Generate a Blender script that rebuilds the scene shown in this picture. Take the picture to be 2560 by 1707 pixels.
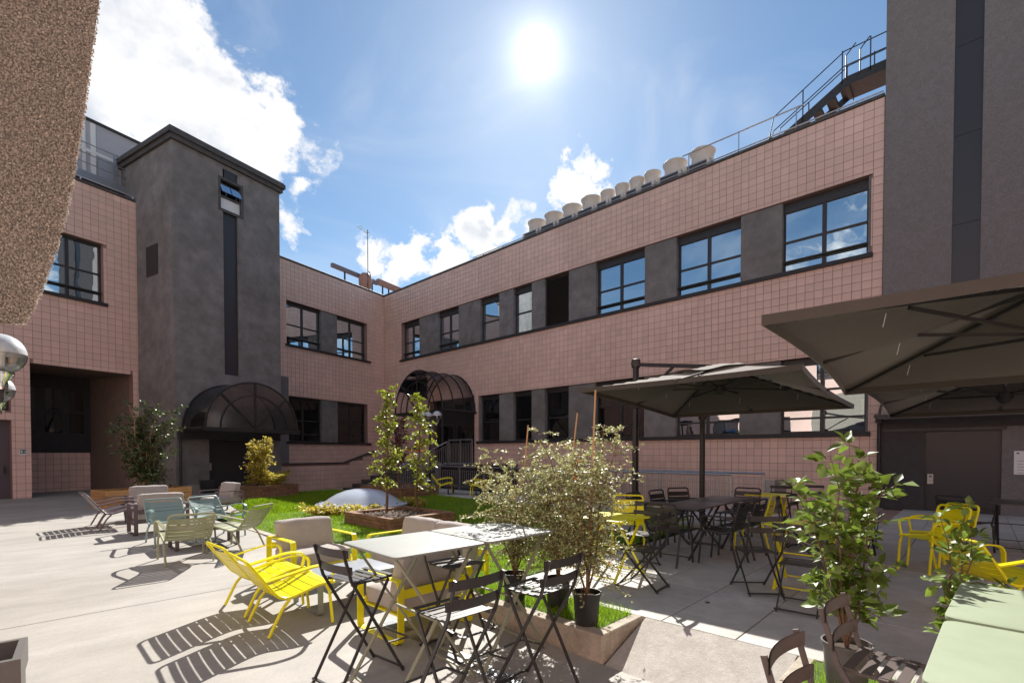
import bpy, math, random
import numpy as np
from mathutils import Vector, Matrix
random.seed(7)
PI = math.pi
sc = bpy.context.scene
for o in list(bpy.data.objects):
    bpy.data.objects.remove(o)

# ------------------------------------------------------------------ camera
FPX, CX, HY, EYE = 1225.0, 1280.0, 1132.0, 1.54        # focal length (photo px), principal column, horizon row, eye height
TILT = math.radians(1.1)
AZ = PI / 2 - math.atan(1295 / FPX)                     # camera heading from +X (right-hand facade runs along +Y)
AL = AZ - math.atan(710 / FPX)                          # direction of the left-hand facade
FW = (math.cos(AZ), math.sin(AZ)); RT = (math.sin(AZ), -math.cos(AZ))
LD = (math.cos(AL), math.sin(AL)); ND = (math.sin(AL), -math.cos(AL))
CYP = HY + FPX * math.tan(TILT)

def ray(px, py):
    a = (px - CX) / FPX; b = (CYP - py) / FPX
    h = math.cos(TILT) + b * math.sin(TILT); z = -math.sin(TILT) + b * math.cos(TILT)
    return Vector((FW[0] * h + RT[0] * a, FW[1] * h + RT[1] * a, z))

cam = bpy.data.cameras.new('camera'); camo = bpy.data.objects.new('camera', cam)
sc.collection.objects.link(camo); sc.camera = camo
camo.location = (0, 0, EYE)
camo.rotation_euler = (PI / 2 - TILT, 0, AZ - PI / 2)
cam.sensor_width = 36; cam.lens = FPX * 36 / 2560
cam.shift_y = -(1707 / 2 - CYP) / 2560
cam.clip_start = 0.05; cam.clip_end = 3000

# ------------------------------------------------------------------ light
SUN_EL = math.radians(38.8); SUN_AZ = math.radians(40.65)
SUND = Vector((math.cos(SUN_EL) * math.cos(SUN_AZ), math.cos(SUN_EL) * math.sin(SUN_AZ), math.sin(SUN_EL)))
sun = bpy.data.lights.new('sun', 'SUN'); sun.energy = 3.0; sun.angle = math.radians(0.53); sun.color = (1.0, 0.95, 0.87)
suno = bpy.data.objects.new('sun', sun); sc.collection.objects.link(suno)
suno.rotation_euler = SUND.to_track_quat('Z', 'Y').to_euler(); suno.location = (0, 0, 30)

w = bpy.data.worlds.new('World'); sc.world = w; w.use_nodes = True
nt = w.node_tree; nt.nodes.clear()
def N(t, **k):
    n = nt.nodes.new(t)
    for a, b in k.items(): setattr(n, a, b)
    return n
def LK(a, b): nt.links.new(a, b)
def MATH(op, a, b=None, c=None, clamp=False):
    n = N('ShaderNodeMath', operation=op, use_clamp=clamp)
    for i, v in enumerate((a, b, c)):
        if v is None: continue
        if isinstance(v, (int, float)): n.inputs[i].default_value = v
        else: LK(v, n.inputs[i])
    return n.outputs[0]
out = N('ShaderNodeOutputWorld'); bg = N('ShaderNodeBackground')
sky = N('ShaderNodeTexSky', sky_type='NISHITA', sun_disc=False)
sky.sun_elevation = SUN_EL; sky.sun_rotation = PI / 2 - SUN_AZ
sky.altitude = 100; sky.air_density = 1.0; sky.dust_density = 0.2; sky.ozone_density = 1.6
SKY_STRENGTH = 0.05
tc = N('ShaderNodeTexCoord')
nrm = N('ShaderNodeVectorMath', operation='NORMALIZE'); LK(tc.outputs['Generated'], nrm.inputs[0])
DIR = nrm.outputs[0]
wn = N('ShaderNodeTexNoise'); LK(DIR, wn.inputs['Vector']); wn.inputs['Scale'].default_value = 9.0; wn.inputs['Detail'].default_value = 6; wn.inputs['Roughness'].default_value = .62
wo = N('ShaderNodeVectorMath', operation='SUBTRACT'); LK(wn.outputs['Color'], wo.inputs[0]); wo.inputs[1].default_value = (.5, .5, .5)
wm = N('ShaderNodeVectorMath', operation='MULTIPLY_ADD'); LK(wo.outputs[0], wm.inputs[0]); wm.inputs[1].default_value = (.20, .20, .20); LK(DIR, wm.inputs[2])
wz = N('ShaderNodeVectorMath', operation='NORMALIZE'); LK(wm.outputs[0], wz.inputs[0])
def dot(v, warp=True):
    n = N('ShaderNodeVectorMath', operation='DOT_PRODUCT'); LK(wz.outputs[0] if warp else DIR, n.inputs[0]); n.inputs[1].default_value = v
    return n.outputs['Value']
# clouds: fractal noise over the sky dome, gathered into banks
def fbm(scale, detail, off, dist=0.0, rough=0.55):
    m = N('ShaderNodeMapping'); m.inputs['Location'].default_value = off; LK(DIR, m.inputs['Vector'])
    m.inputs['Scale'].default_value = (1, 1, 1.5)
    t = N('ShaderNodeTexNoise'); LK(m.outputs[0], t.inputs['Vector'])
    t.inputs['Scale'].default_value = scale; t.inputs['Detail'].default_value = detail
    t.inputs['Roughness'].default_value = rough; t.inputs['Distortion'].default_value = dist
    return t.outputs['Fac']
base = MATH('MULTIPLY', MATH('SUBTRACT', fbm(7.0, 9, (3.1, 1.7, 0.4), 0.25, 0.6), 0.5), 1.25)
banks = [  # photo pixel centre, radius in degrees, weight
    (260, 40, 8, .75), (330, 180, 9, .8), (180, 330, 10, .8), (470, 270, 7.5, .75), (300, 420, 9, .7), (600, 330, 6, .68), (690, 380, 4.5, .62), (560, 420, 5, .5),
    (770, 530, 3.0, .5), (700, 480, 3.0, .5), (930, 640, 3.2, .6), (1010, 650, 3.4, .66), (1100, 640, 4.0, .72), (1190, 580, 4.0, .74), (1290, 530, 4.0, .74), (1400, 475, 3.8, .74), (1490, 450, 3.2, .64), (1540, 440, 2.2, .55), (1560, 600, 7, .6), (1250, 650, 4, .7),
    (1590, 30, 1.6, .46), (1640, 95, 1.7, .46), (900, 590, 2.2, .46), (880, 350, 5, .24), (1010, 330, 5, .24), (-300, 500, 12, .55), (-900, 300, 12, .5)]
acc = None
for (px, py, rdeg, wt) in banks:
    d = ray(px, py).normalized()
    s = 1.0 / (1 - math.cos(math.radians(rdeg)))
    e = MATH('MULTIPLY', MATH('EXPONENT', MATH('MULTIPLY', MATH('SUBTRACT', dot(d), 1.0), s)), wt)
    acc = e if acc is None else MATH('MAXIMUM', acc, e)
clears = [(1000, 120, 9, .5), (1340, 144, 9, .45), (1250, 380, 7, .45), (850, 230, 4, .4), (1750, 200, 9, .4), (1950, 60, 9, .4), (1560, 300, 6, .4), (1000, 480, 4, .35)]
neg = None
for (px, py, rdeg, wt) in clears:
    d = ray(px, py).normalized()
    e = MATH('MULTIPLY', MATH('EXPONENT', MATH('MULTIPLY', MATH('SUBTRACT', dot(d), 1.0), 1.0 / (1 - math.cos(math.radians(rdeg))))), wt)
    neg = e if neg is None else MATH('MAXIMUM', neg, e)
cover = MATH('ADD', MATH('MULTIPLY', MATH('SUBTRACT', fbm(2.2, 2, (7, 2, 5)), 0.5), 1.3), 0.28)     # cloud fields added all round, mostly out of view, to raise ambient light
dens = MATH('SUBTRACT', MATH('ADD', base, MATH('SUBTRACT', MATH('MAXIMUM', acc, cover), neg)), 0.33)
def smooth(v, a, b):
    n = N('ShaderNodeMapRange', interpolation_type='SMOOTHSTEP', clamp=True)
    LK(v, n.inputs['Value']); n.inputs['From Min'].default_value = a; n.inputs['From Max'].default_value = b
    return n.outputs[0]
alpha = smooth(dens, 0.0, 0.17)
thin = MATH('MULTIPLY', smooth(fbm(3.0, 6, (1, 9, 2), 1.0), 0.45, 0.85), 0.35)
alpha = MATH('MAXIMUM', alpha, thin)
shade = smooth(MATH('ADD', dens, MATH('MULTIPLY', MATH('SUBTRACT', fbm(9, 5, (5, 5, 1)), 0.5), 1.0)), 0.2, 0.62)
cc = N('ShaderNodeMix', data_type='RGBA'); LK(shade, cc.inputs['Factor'])
cc.inputs['A'].default_value = (6.9, 6.9, 6.95, 1); cc.inputs['B'].default_value = (4.5, 4.8, 5.4, 1)
skx = N('ShaderNodeMix', data_type='RGBA', blend_type='MULTIPLY'); skx.inputs['Factor'].default_value = 1
LK(sky.outputs[0], skx.inputs['A']); skx.inputs['B'].default_value = (0.70, 0.81, 0.84, 1)
mx = N('ShaderNodeMix', data_type='RGBA'); LK(alpha, mx.inputs['Factor']); LK(skx.outputs['Result'], mx.inputs['A']); LK(cc.outputs['Result'], mx.inputs['B'])
# the sun itself and its aureole, in the lamp's own direction
ds = MATH('SUBTRACT', dot(SUND, False), 1.0)
def lobe(deg, amp): return MATH('MULTIPLY', MATH('EXPONENT', MATH('MULTIPLY', ds, 1.0 / (1 - math.cos(math.radians(deg))))), amp)
glow = MATH('ADD', MATH('ADD', lobe(0.8, 90.0), lobe(2.6, 3.6)), lobe(9.0, 0.6))
ga = N('ShaderNodeMix', data_type='RGBA', blend_type='ADD'); ga.inputs['Factor'].default_value = 1
cg = N('ShaderNodeCombineColor'); LK(glow, cg.inputs[0]); LK(MATH('MULTIPLY', glow, .97), cg.inputs[1]); LK(MATH('MULTIPLY', glow, .92), cg.inputs[2])
LK(mx.outputs['Result'], ga.inputs['A']); LK(cg.outputs[0], ga.inputs['B'])
LK(ga.outputs['Result'], bg.inputs['Color']); bg.inputs['Strength'].default_value = SKY_STRENGTH; LK(bg.outputs[0], out.inputs[0])

vs = sc.view_settings; vs.view_transform = 'Standard'; vs.look = 'None'; vs.gamma = 1.0; vs.use_curve_mapping = False
vs.exposure = 1.62
sc.render.engine = 'CYCLES'
sc.cycles.max_bounces = 8; sc.cycles.transparent_max_bounces = 24
sc.cycles.sample_clamp_indirect = 6.0

# ------------------------------------------------------------------ materials
MATS = {}
def mat(name, col, rough=.6, metal=0., var=.0, vs_=3., bump=0., bs=60., col2=None, spec=.5, rnd=.0, trans=0., coat=0., stretch=None, mid=(.35, .65), dirt=0., speck=0.):
    m = bpy.data.materials.new(name); m.use_nodes = True; t = m.node_tree; n = t.nodes; bs_ = n['Principled BSDF']
    L_ = t.links.new
    bs_.inputs['Roughness'].default_value = rough; bs_.inputs['Metallic'].default_value = metal
    bs_.inputs['Specular IOR Level'].default_value = spec; bs_.inputs['Coat Weight'].default_value = coat
    c4 = (*col, 1); cur = None
    co = n.new('ShaderNodeTexCoord').outputs['Object']
    if stretch:
        mp = n.new('ShaderNodeMapping'); mp.inputs['Scale'].default_value = stretch; L_(co, mp.inputs[0]); co = mp.outputs[0]
    if var or col2:
        c2 = col2 or tuple(min(1, c * (1 + var)) for c in col); c1 = col if col2 else tuple(c * (1 - var) for c in col)
        tx = n.new('ShaderNodeTexNoise'); tx.inputs['Scale'].default_value = vs_; tx.inputs['Detail'].default_value = 7; tx.inputs['Roughness'].default_value = .65; L_(co, tx.inputs[0])
        rp = n.new('ShaderNodeValToRGB'); rp.color_ramp.elements[0].position = mid[0]; rp.color_ramp.elements[1].position = mid[1]
        rp.color_ramp.elements[0].color = (*c1, 1); rp.color_ramp.elements[1].color = (*c2, 1); L_(tx.outputs['Fac'], rp.inputs[0]); cur = rp.outputs[0]
    if dirt:
        t2 = n.new('ShaderNodeTexNoise'); t2.inputs['Scale'].default_value = vs_ * .23; t2.inputs['Detail'].default_value = 5; t2.inputs['Distortion'].default_value = 1.2; L_(co, t2.inputs[0])
        r2 = n.new('ShaderNodeValToRGB'); r2.color_ramp.elements[0].position = .38; r2.color_ramp.elements[1].position = .62
        k = 1 - dirt; r2.color_ramp.elements[0].color = (k, k, k * .97, 1); r2.color_ramp.elements[1].color = (1, 1, 1, 1); L_(t2.outputs['Fac'], r2.inputs[0])
        mm = n.new('ShaderNodeMix'); mm.data_type = 'RGBA'; mm.blend_type = 'MULTIPLY'; mm.inputs['Factor'].default_value = 1
        if cur: L_(cur, mm.inputs['A'])
        else: mm.inputs['A'].default_value = c4
        L_(r2.outputs[0], mm.inputs['B']); cur = mm.outputs['Result']
    if speck:
        t3 = n.new('ShaderNodeTexNoise'); t3.inputs['Scale'].default_value = 42; t3.inputs['Detail'].default_value = 6; t3.inputs['Roughness'].default_value = .75; L_(n.new('ShaderNodeTexCoord').outputs['Object'], t3.inputs[0])
        mr3 = n.new('ShaderNodeMapRange'); L_(t3.outputs['Fac'], mr3.inputs[0]); mr3.inputs[1].default_value = .3; mr3.inputs[2].default_value = .7; mr3.inputs[3].default_value = 1-speck; mr3.inputs[4].default_value = 1+speck
        m3 = n.new('ShaderNodeMix'); m3.data_type = 'RGBA'; m3.blend_type = 'MULTIPLY'; m3.inputs['Factor'].default_value = 1
        L_(cur, m3.inputs['A']); L_(mr3.outputs[0], m3.inputs['B']); cur = m3.outputs['Result']
    if rnd:
        g = n.new('ShaderNodeNewGeometry'); oi = n.new('ShaderNodeObjectInfo')
        ad = n.new('ShaderNodeMath'); ad.operation = 'ADD'; L_(g.outputs['Random Per Island'], ad.inputs[0]); L_(oi.outputs['Random'], ad.inputs[1])
        fr = n.new('ShaderNodeMath'); fr.operation = 'FRACT'; L_(ad.outputs[0], fr.inputs[0])
        mr = n.new('ShaderNodeMapRange'); L_(fr.outputs[0], mr.inputs[0]); mr.inputs[3].default_value = 1 - rnd; mr.inputs[4].default_value = 1 + rnd
        h = n.new('ShaderNodeHueSaturation')
        if cur: L_(cur, h.inputs['Color'])
        else: h.inputs['Color'].default_value = c4
        L_(mr.outputs[0], h.inputs['Value']); cur = h.outputs[0]
    if cur: L_(cur, bs_.inputs['Base Color'])
    else: bs_.inputs['Base Color'].default_value = c4
    if bump:
        tx = n.new('ShaderNodeTexNoise'); tx.inputs['Scale'].default_value = bs; tx.inputs['Detail'].default_value = 5; L_(co, tx.inputs[0])
        b = n.new('ShaderNodeBump'); b.inputs['Strength'].default_value = bump; b.inputs['Distance'].default_value = .02; L_(tx.outputs['Fac'], b.inputs['Height']); L_(b.outputs[0], bs_.inputs['Normal'])
    if trans:
        tr = n.new('ShaderNodeBsdfTranslucent'); ms = n.new('ShaderNodeMixShader'); ms.inputs[0].default_value = trans
        if cur: L_(cur, tr.inputs[0])
        else: tr.inputs[0].default_value = c4
        L_(bs_.outputs[0], ms.inputs[1]); L_(tr.outputs[0], ms.inputs[2]); L_(ms.outputs[0], n['Material Output'].inputs[0])
    MATS[name] = m
    return m

def glass_mat(name, refl, tint, dark, lo=.25, see=False, wave=.0, rough=.0):
    """reflective pane: mirror share grows with the viewing angle; behind it dark room (or tinted see-through)"""
    m = bpy.data.materials.new(name); m.use_nodes = True; t = m.node_tree; n = t.nodes; n.clear(); L_ = t.links.new
    o = n.new('ShaderNodeOutputMaterial'); gl = n.new('ShaderNodeBsdfGlossy'); gl.inputs[0].default_value = (*refl, 1); gl.inputs['Roughness'].default_value = rough
    if see: b = n.new('ShaderNodeBsdfTransparent'); b.inputs[0].default_value = (*tint, 1)
    else: b = n.new('ShaderNodeBsdfDiffuse'); b.inputs[0].default_value = (*dark, 1)
    lw = n.new('ShaderNodeLayerWeight'); lw.inputs[0].default_value = .35
    mr = n.new('ShaderNodeMapRange'); L_(lw.outputs['Fresnel'], mr.inputs[0]); mr.inputs[3].default_value = lo; mr.inputs[4].default_value = 1
    ms = n.new('ShaderNodeMixShader'); L_(mr.outputs[0], ms.inputs[0]); L_(b.outputs[0], ms.inputs[1]); L_(gl.outputs[0], ms.inputs[2]); L_(ms.outputs[0], o.inputs[0])
    if wave:
        tx = n.new('ShaderNodeTexNoise'); tx.inputs['Scale'].default_value = 1.6; tx.inputs['Detail'].default_value = 1
        L_(n.new('ShaderNodeTexCoord').outputs['Object'], tx.inputs[0])
        bp = n.new('ShaderNodeBump'); bp.inputs['Strength'].default_value = wave; bp.inputs['Distance'].default_value = .02; L_(tx.outputs['Fac'], bp.inputs['Height']); L_(bp.outputs[0], gl.inputs['Normal']); 
    MATS[name] = m; return m

mat('tile', (.78, .54, .46), .42, var=.07, vs_=.5, rnd=.055, bump=.05, bs=14, dirt=.13)
mat('grout', (.30, .185, .155), .9)
mat('render', (.225, .213, .21), .95, var=.20, vs_=2.0, bump=.9, bs=55, dirt=.18)
mat('render_fine', (.215, .20, .20), .9, var=.16, vs_=26, bump=.6, bs=90, dirt=.12)
mat('metal_dark', (.032, .030, .031), .45, var=.2, vs_=9)
mat('panel_dark', (.028, .026, .027), .6, var=.15, vs_=6)
mat('cap', (.075, .068, .064), .6, var=.25, vs_=5)
mat('slit', (.035, .034, .04), .35)
glass_mat('pane', (.82, .93, 1.0), (1, 1, 1), (.012, .012, .013), lo=.72, wave=.10)
glass_mat('pane_dark', (.55, .55, .55), (1, 1, 1), (.008, .008, .008), lo=.10, wave=.08)
glass_mat('smoked', (.6, .65, .72), (.60, .60, .61), None, lo=.16, see=True, rough=.12)
glass_mat('tinted', (.6, .65, .72), (.93, .92, .92), None, lo=.02, see=True, rough=.06)
glass_mat('clear_globe', (.9, .9, .9), (.93, .93, .93), None, lo=.05, see=True)
mat('chrome', (.8, .8, .82), .12, 1.0)
mat('satin', (.62, .64, .68), .28, .15)
mat('joint', (.16, .145, .13), .9)
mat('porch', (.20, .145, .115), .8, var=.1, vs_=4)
mat('pebble', (.40, .35, .295), .8, rnd=.55)
mat('steel', (.42, .43, .45), .38, .9, var=.15, vs_=12)
mat('steel_pale', (.62, .62, .65), .42, .6)
mat('galv', (.33, .34, .36), .45, .7)
mat('grey_paint', (.12, .11, .105), .5, var=.08, vs_=6)
mat('concrete', (.355, .335, .31), .7, var=.13, vs_=1.6, bump=.12, bs=45, dirt=.15, mid=(.3, .7), stretch=(.8, 2.0, 1), speck=.09)
mat('slab', (.48, .455, .43), .75, var=.10, vs_=5., bump=.12, bs=90, rnd=.05, dirt=.18, speck=.08)
mat('kerb', (.45, .39, .32), .85, var=.18, vs_=7, bump=.4, bs=50, dirt=.2, speck=.15)
mat('ramp', (.50, .465, .43), .85, var=.08, vs_=20, bump=.5, bs=140, dirt=.15, speck=.12)
mat('asphalt', (.13, .125, .12), .9, var=.2, vs_=4)
mat('roughcast', (.10, .085, .07), .95, col2=(.42, .37, .31), vs_=85, bump=1.0, bs=85, mid=(.43, .62))
mat('grass_soil', (.07, .12, .02), .95, var=.3, vs_=20)
mat('grass', (.25, .41, .014), .6, rnd=.38, trans=.45)
mat('yellow', (.80, .73, .008), .34, spec=.4, var=.03, vs_=4)
mat('dark_paint', (.034, .031, .033), .42, var=.1, vs_=6)
mat('brown_paint', (.115, .088, .083), .42, var=.06, vs_=6)
mat('plum_paint', (.12, .09, .10), .4)
mat('green_paint', (.34, .42, .33), .38)
mat('teal_paint', (.235, .335, .32), .38)
mat('olive_paint', (.30, .31, .19), .4)
mat('sage_top', (.265, .315, .215), .55, var=.05, vs_=5, spec=.3)
mat('grey_top', (.25, .265, .25), .6, var=.05, vs_=5, spec=.22)
mat('sage_leg', (.27, .28, .20), .42)
mat('black_table', (.07, .06, .058), .38, var=.1, vs_=5)
mat('blue_top', (.33, .36, .41), .3)
mat('cushion', (.40, .365, .345), .95, var=.05, vs_=10, bump=.25, bs=240, spec=.2)
mat('brick', (.17, .092, .055), .85, col2=(.30, .16, .085), vs_=9, bump=.5, bs=40, rnd=.16)
mat('timber', (.42, .23, .09), .75, var=.25, vs_=4, stretch=(1, 1, 9), rnd=.1)
mat('mulch', (.27, .20, .15), .95, rnd=.5)
mat('soil', (.05, .032, .022), .95, var=.4, vs_=30, bump=.5)
mat('dome', (.50, .56, .66), .22, var=.04, vs_=3, spec=.6)
mat('pot', (.018, .018, .018), .5)
mat('pot_grey', (.11, .105, .10), .6, var=.2, vs_=8)
mat('bark', (.16, .095, .055), .9, var=.3, vs_=30)
mat('bark_pale', (.32, .22, .13), .9, var=.25, vs_=30)
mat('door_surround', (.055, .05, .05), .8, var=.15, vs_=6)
mat('cane', (.5, .30, .15), .7)
mat('leaf_small', (.41, .42, .19), .46, rnd=.55, trans=.34, spec=.9)
mat('leaf_tree', (.25, .29, .03), .36, rnd=.45, trans=.5, spec=.8)
mat('leaf_gold', (.50, .42, .07), .5, rnd=.35, trans=.5)
mat('leaf_dark', (.07, .105, .03), .33, rnd=.5, trans=.3, spec=.9)
mat('leaf_big', (.15, .225, .03), .5, rnd=.45, trans=.40, spec=1.0)
mat('leaf_red', (.14, .045, .04), .5, rnd=.4, trans=.35)
mat('leaf_orange', (.75, .16, .03), .5, trans=.4)
mat('fabric', (.080, .070, .060), .9, var=.05, vs_=6, trans=.02, bump=.1, bs=300)
MATS['fabric'].node_tree.nodes['Principled BSDF'].inputs['Sheen Weight'].default_value = .45; MATS['fabric'].node_tree.nodes['Principled BSDF'].inputs['Sheen Roughness'].default_value = .32
mat('fabric_edge', (.30, .28, .25), .9)
mat('white', (.75, .75, .75), .5)
mat('cabin', (.42, .42, .45), .5, var=.05, vs_=2)
mat('cowl', (.60, .54, .48), .5, var=.06, vs_=6)
mat('sign_green', (.01, .10, .075), .5)
mat('beam_red', (.36, .20, .155), .6, var=.15, vs_=5)
mat('beam_grey', (.19, .17, .19), .6)
mat('ink', (.05, .05, .055), .7)
# ------------------------------------------------------------------ mesh helpers
COL = sc.collection
class MB:
    def __init__(s): s.v = []; s.f = []
    def add(s, vs, fs):
        k = len(s.v); s.v += [tuple(p) for p in vs]; s.f += [tuple(i + k for i in q) for q in fs]; return s
    def box(s, x0, x1, y0, y1, z0, z1):
        return s.add([(x0,y0,z0),(x1,y0,z0),(x1,y1,z0),(x0,y1,z0),(x0,y0,z1),(x1,y0,z1),(x1,y1,z1),(x0,y1,z1)],
                     [(0,3,2,1),(4,5,6,7),(0,1,5,4),(1,2,6,5),(2,3,7,6),(3,0,4,7)])
    def obox(s, c, d, w, h, l):
        """box of length l along direction d centred at c, width w sideways, height h"""
        d = Vector(d).normalized(); up = Vector((0, 0, 1)) if abs(d.z) < .95 else Vector((0, 1, 0))
        r = d.cross(up).normalized(); u = r.cross(d); c = Vector(c); V = []
        for k in (-.5, .5):
            for a, b in ((-.5,-.5),(.5,-.5),(.5,.5),(-.5,.5)): V.append(c + d*l*k + r*w*a + u*h*b)
        return s.add(V, [(0,1,2,3),(7,6,5,4),(0,4,5,1),(1,5,6,2),(2,6,7,3),(3,7,4,0)])
    def bar(s, p, q, w, h=None):
        p = Vector(p); q = Vector(q); return s.obox((p+q)/2, q-p, w, h or w, (q-p).length)
    def sweep(s, pts, sect, closed=False, ref=None, caps=True):
        P = [Vector(p) for p in pts]; n = len(P); m = len(sect); T = []
        for i in range(n):
            a = P[i-1] if (i or closed) else P[i]; b = P[(i+1) % n] if (i < n-1 or closed) else P[i]
            T.append((b-a).normalized())
        r = Vector(ref) if ref else (Vector((0,0,1)) if abs(T[0].z) < .9 else Vector((1,0,0)))
        k = len(s.v)
        for i in range(n):
            r = (r - T[i]*r.dot(T[i])).normalized(); q = T[i].cross(r)
            sc_ = 1.0
            if 0 < i < n-1 or closed:
                a = (P[i]-P[i-1]).normalized(); c = max(.5, math.sqrt(max(0, (1+a.dot((P[(i+1)%n]-P[i]).normalized()))/2))); sc_ = 1/c if len(sect) == 4 else 1
            for a, b in sect: s.v.append(tuple(P[i] + q*a*sc_ + r*b))
        for i in range(n if closed else n-1):
            j = (i+1) % n
            for e in range(m):
                g = (e+1) % m; s.f.append((k+i*m+e, k+i*m+g, k+j*m+g, k+j*m+e))
        if not closed and caps:
            s.f.append(tuple(k+e for e in range(m))[::-1]); s.f.append(tuple(k+(n-1)*m+e for e in range(m)))
        return s
    def tube(s, pts, r, n=8, closed=False):
        return s.sweep(pts, [(r*math.cos(2*PI*i/n), r*math.sin(2*PI*i/n)) for i in range(n)], closed)
    def taper(s, pts, rs, n=6):
        P = [Vector(p) for p in pts]; k = len(s.v); r0 = Vector((.31, .2, .93))
        for i, p in enumerate(P):
            t = (P[min(i+1, len(P)-1)] - P[max(i-1, 0)]).normalized(); r = (r0 - t*r0.dot(t)).normalized(); q = t.cross(r)
            for e in range(n): a = 2*PI*e/n; s.v.append(tuple(p + (r*math.cos(a)+q*math.sin(a))*rs[i]))
        for i in range(len(P)-1):
            for e in range(n): g = (e+1) % n; s.f.append((k+i*n+e, k+i*n+g, k+(i+1)*n+g, k+(i+1)*n+e))
        return s
    def flat(s, pts, w, h, closed=False, ref=None):
        return s.sweep(pts, [(-w/2,-h/2),(w/2,-h/2),(w/2,h/2),(-w/2,h/2)], closed, ref)
    def lathe(s, prof, n=24, c=(0,0,0), sx=1, sy=1):
        k = len(s.v)
        for r, z in prof:
            for i in range(n): a = 2*PI*i/n; s.v.append((c[0]+r*math.cos(a)*sx, c[1]+r*math.sin(a)*sy, c[2]+z))
        for j in range(len(prof)-1):
            for i in range(n): g = (i+1) % n; s.f.append((k+j*n+i, k+j*n+g, k+(j+1)*n+g, k+(j+1)*n+i))
        return s
    def prism(s, poly, z0, z1):
        n = len(poly); k = len(s.v)
        s.v += [(x, y, z0) for x, y in poly] + [(x, y, z1) for x, y in poly]
        s.f.append(tuple(k+i for i in range(n))[::-1]); s.f.append(tuple(k+n+i for i in range(n)))
        for i in range(n): j = (i+1) % n; s.f.append((k+i, k+j, k+n+j, k+n+i))
        return s
    def grid(s, fn, nu, nv):
        k = len(s.v)
        for j in range(nv+1):
            for i in range(nu+1): s.v.append(tuple(fn(i/nu, j/nv)))
        for j in range(nv):
            for i in range(nu): a = k+j*(nu+1)+i; s.f.append((a, a+1, a+nu+2, a+nu+1))
        return s
    def mesh(s, name, m, smooth=35, bevel=0., seg=2, weld=False):
        me = bpy.data.meshes.new(name); me.from_pydata(s.v, [], s.f); me.validate()
        if bevel or weld:
            import bmesh
            b = bmesh.new(); b.from_mesh(me)
            bmesh.ops.remove_doubles(b, verts=b.verts, dist=1e-4)
            if bevel: bmesh.ops.bevel(b, geom=[e for e in b.edges if len(e.link_faces) == 2 and e.calc_face_angle(0) > .5], offset=bevel, segments=seg, profile=.6, affect='EDGES')
            bmesh.ops.recalc_face_normals(b, faces=b.faces); b.to_mesh(me); b.free()
        me.materials.append(MATS[m] if isinstance(m, str) else m)
        if smooth: me.shade_smooth(); me.set_sharp_from_angle(angle=math.radians(smooth))
        return me
    def build(s, name, m, parent=None, smooth=35, bevel=0., seg=2, weld=False):
        return link(name, s.mesh(name, m, smooth, bevel, seg, weld), parent)
def link(name, me, parent=None):
    o = bpy.data.objects.new(name, me); COL.objects.link(o)
    if parent is not None: o.parent = parent
    return o
def tag(o, label=None, cat=None, group=None, kind=None):
    for k, v in (('label', label), ('category', cat), ('group', group), ('kind', kind)):
        if v: o[k] = v
    return o
def thing(name, label, cat, loc=(0,0,0), rz=0., group=None):
    o = bpy.data.objects.new(name, None); COL.objects.link(o); o.location = loc; o.rotation_euler = (0, 0, rz); o.empty_display_size = .2
    return tag(o, label, cat, group)
def copy_tree(o, parent=None):
    c = o.copy(); COL.objects.link(c); c.parent = parent
    for ch in o.children: copy_tree(ch, c)
    return c
def place(proto, used, loc, rz, label, group=None):
    """first call moves the prototype itself, later calls copy it with its parts"""
    o = proto if not used.get(proto.name) else copy_tree(proto)
    used[proto.name] = 1; o.location = loc; o.rotation_euler = (0, 0, rz); o['label'] = label
    if group: o['group'] = group
    return o
USED = {}
def B(*a): return MB().box(*a)
def fillet(pts, r, k=4, closed=False):
    P = [Vector(p) for p in pts]; n = len(P); o = []
    for i in range(n):
        if not closed and i in (0, n-1): o.append(P[i]); continue
        a = P[i-1]-P[i]; b = P[(i+1) % n]-P[i]; q = min(r, a.length*.48, b.length*.48)
        s = P[i]+a.normalized()*q; e = P[i]+b.normalized()*q
        for j in range(k+1): t = j/k; o.append(s*(1-t)**2 + P[i]*2*t*(1-t) + e*t*t)
    return o
def cushion(cx, cy, cz, hx, hy, hz, r, puff=.012, n=9, lean=0., seed=0):
    """soft rounded block with slightly swollen faces; lean = shear of y with height"""
    mb = MB(); rg = random.Random(seed); ph = [rg.uniform(0, 6) for _ in range(6)]
    def sh(p):
        h = (hx, hy, hz); q = [max(-(h[i]-r), min(h[i]-r, p[i]*h[i])) for i in range(3)]
        d = Vector([p[i]*h[i]-q[i] for i in range(3)]); d = d.normalized()*r if d.length > 1e-6 else d
        v = Vector(q)+d; a = 1-p[0]**2; b = 1-p[1]**2; c = 1-p[2]**2
        v += Vector((p[0]*b*c, p[1]*a*c, p[2]*a*b))*puff
        wv = .0022*(math.sin(p[0]*9+ph[0]+p[2]*3)+math.sin(p[2]*11+ph[1]+p[1]*5)+math.sin(p[1]*10+ph[2]+p[0]*4))
        v += Vector((p[0], p[1], p[2]))*wv
        return (cx+v.x, cy+v.y+lean*(v.z+hz), cz+v.z)
    for ax in range(3):
        for sg in (-1, 1):
            def fn(u, v, ax=ax, sg=sg):
                p = [0, 0, 0]; p[ax] = sg; p[(ax+1) % 3] = (2*u-1)*sg; p[(ax+2) % 3] = 2*v-1; return sh(p)
            mb.grid(fn, n, n)
    return mb
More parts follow.
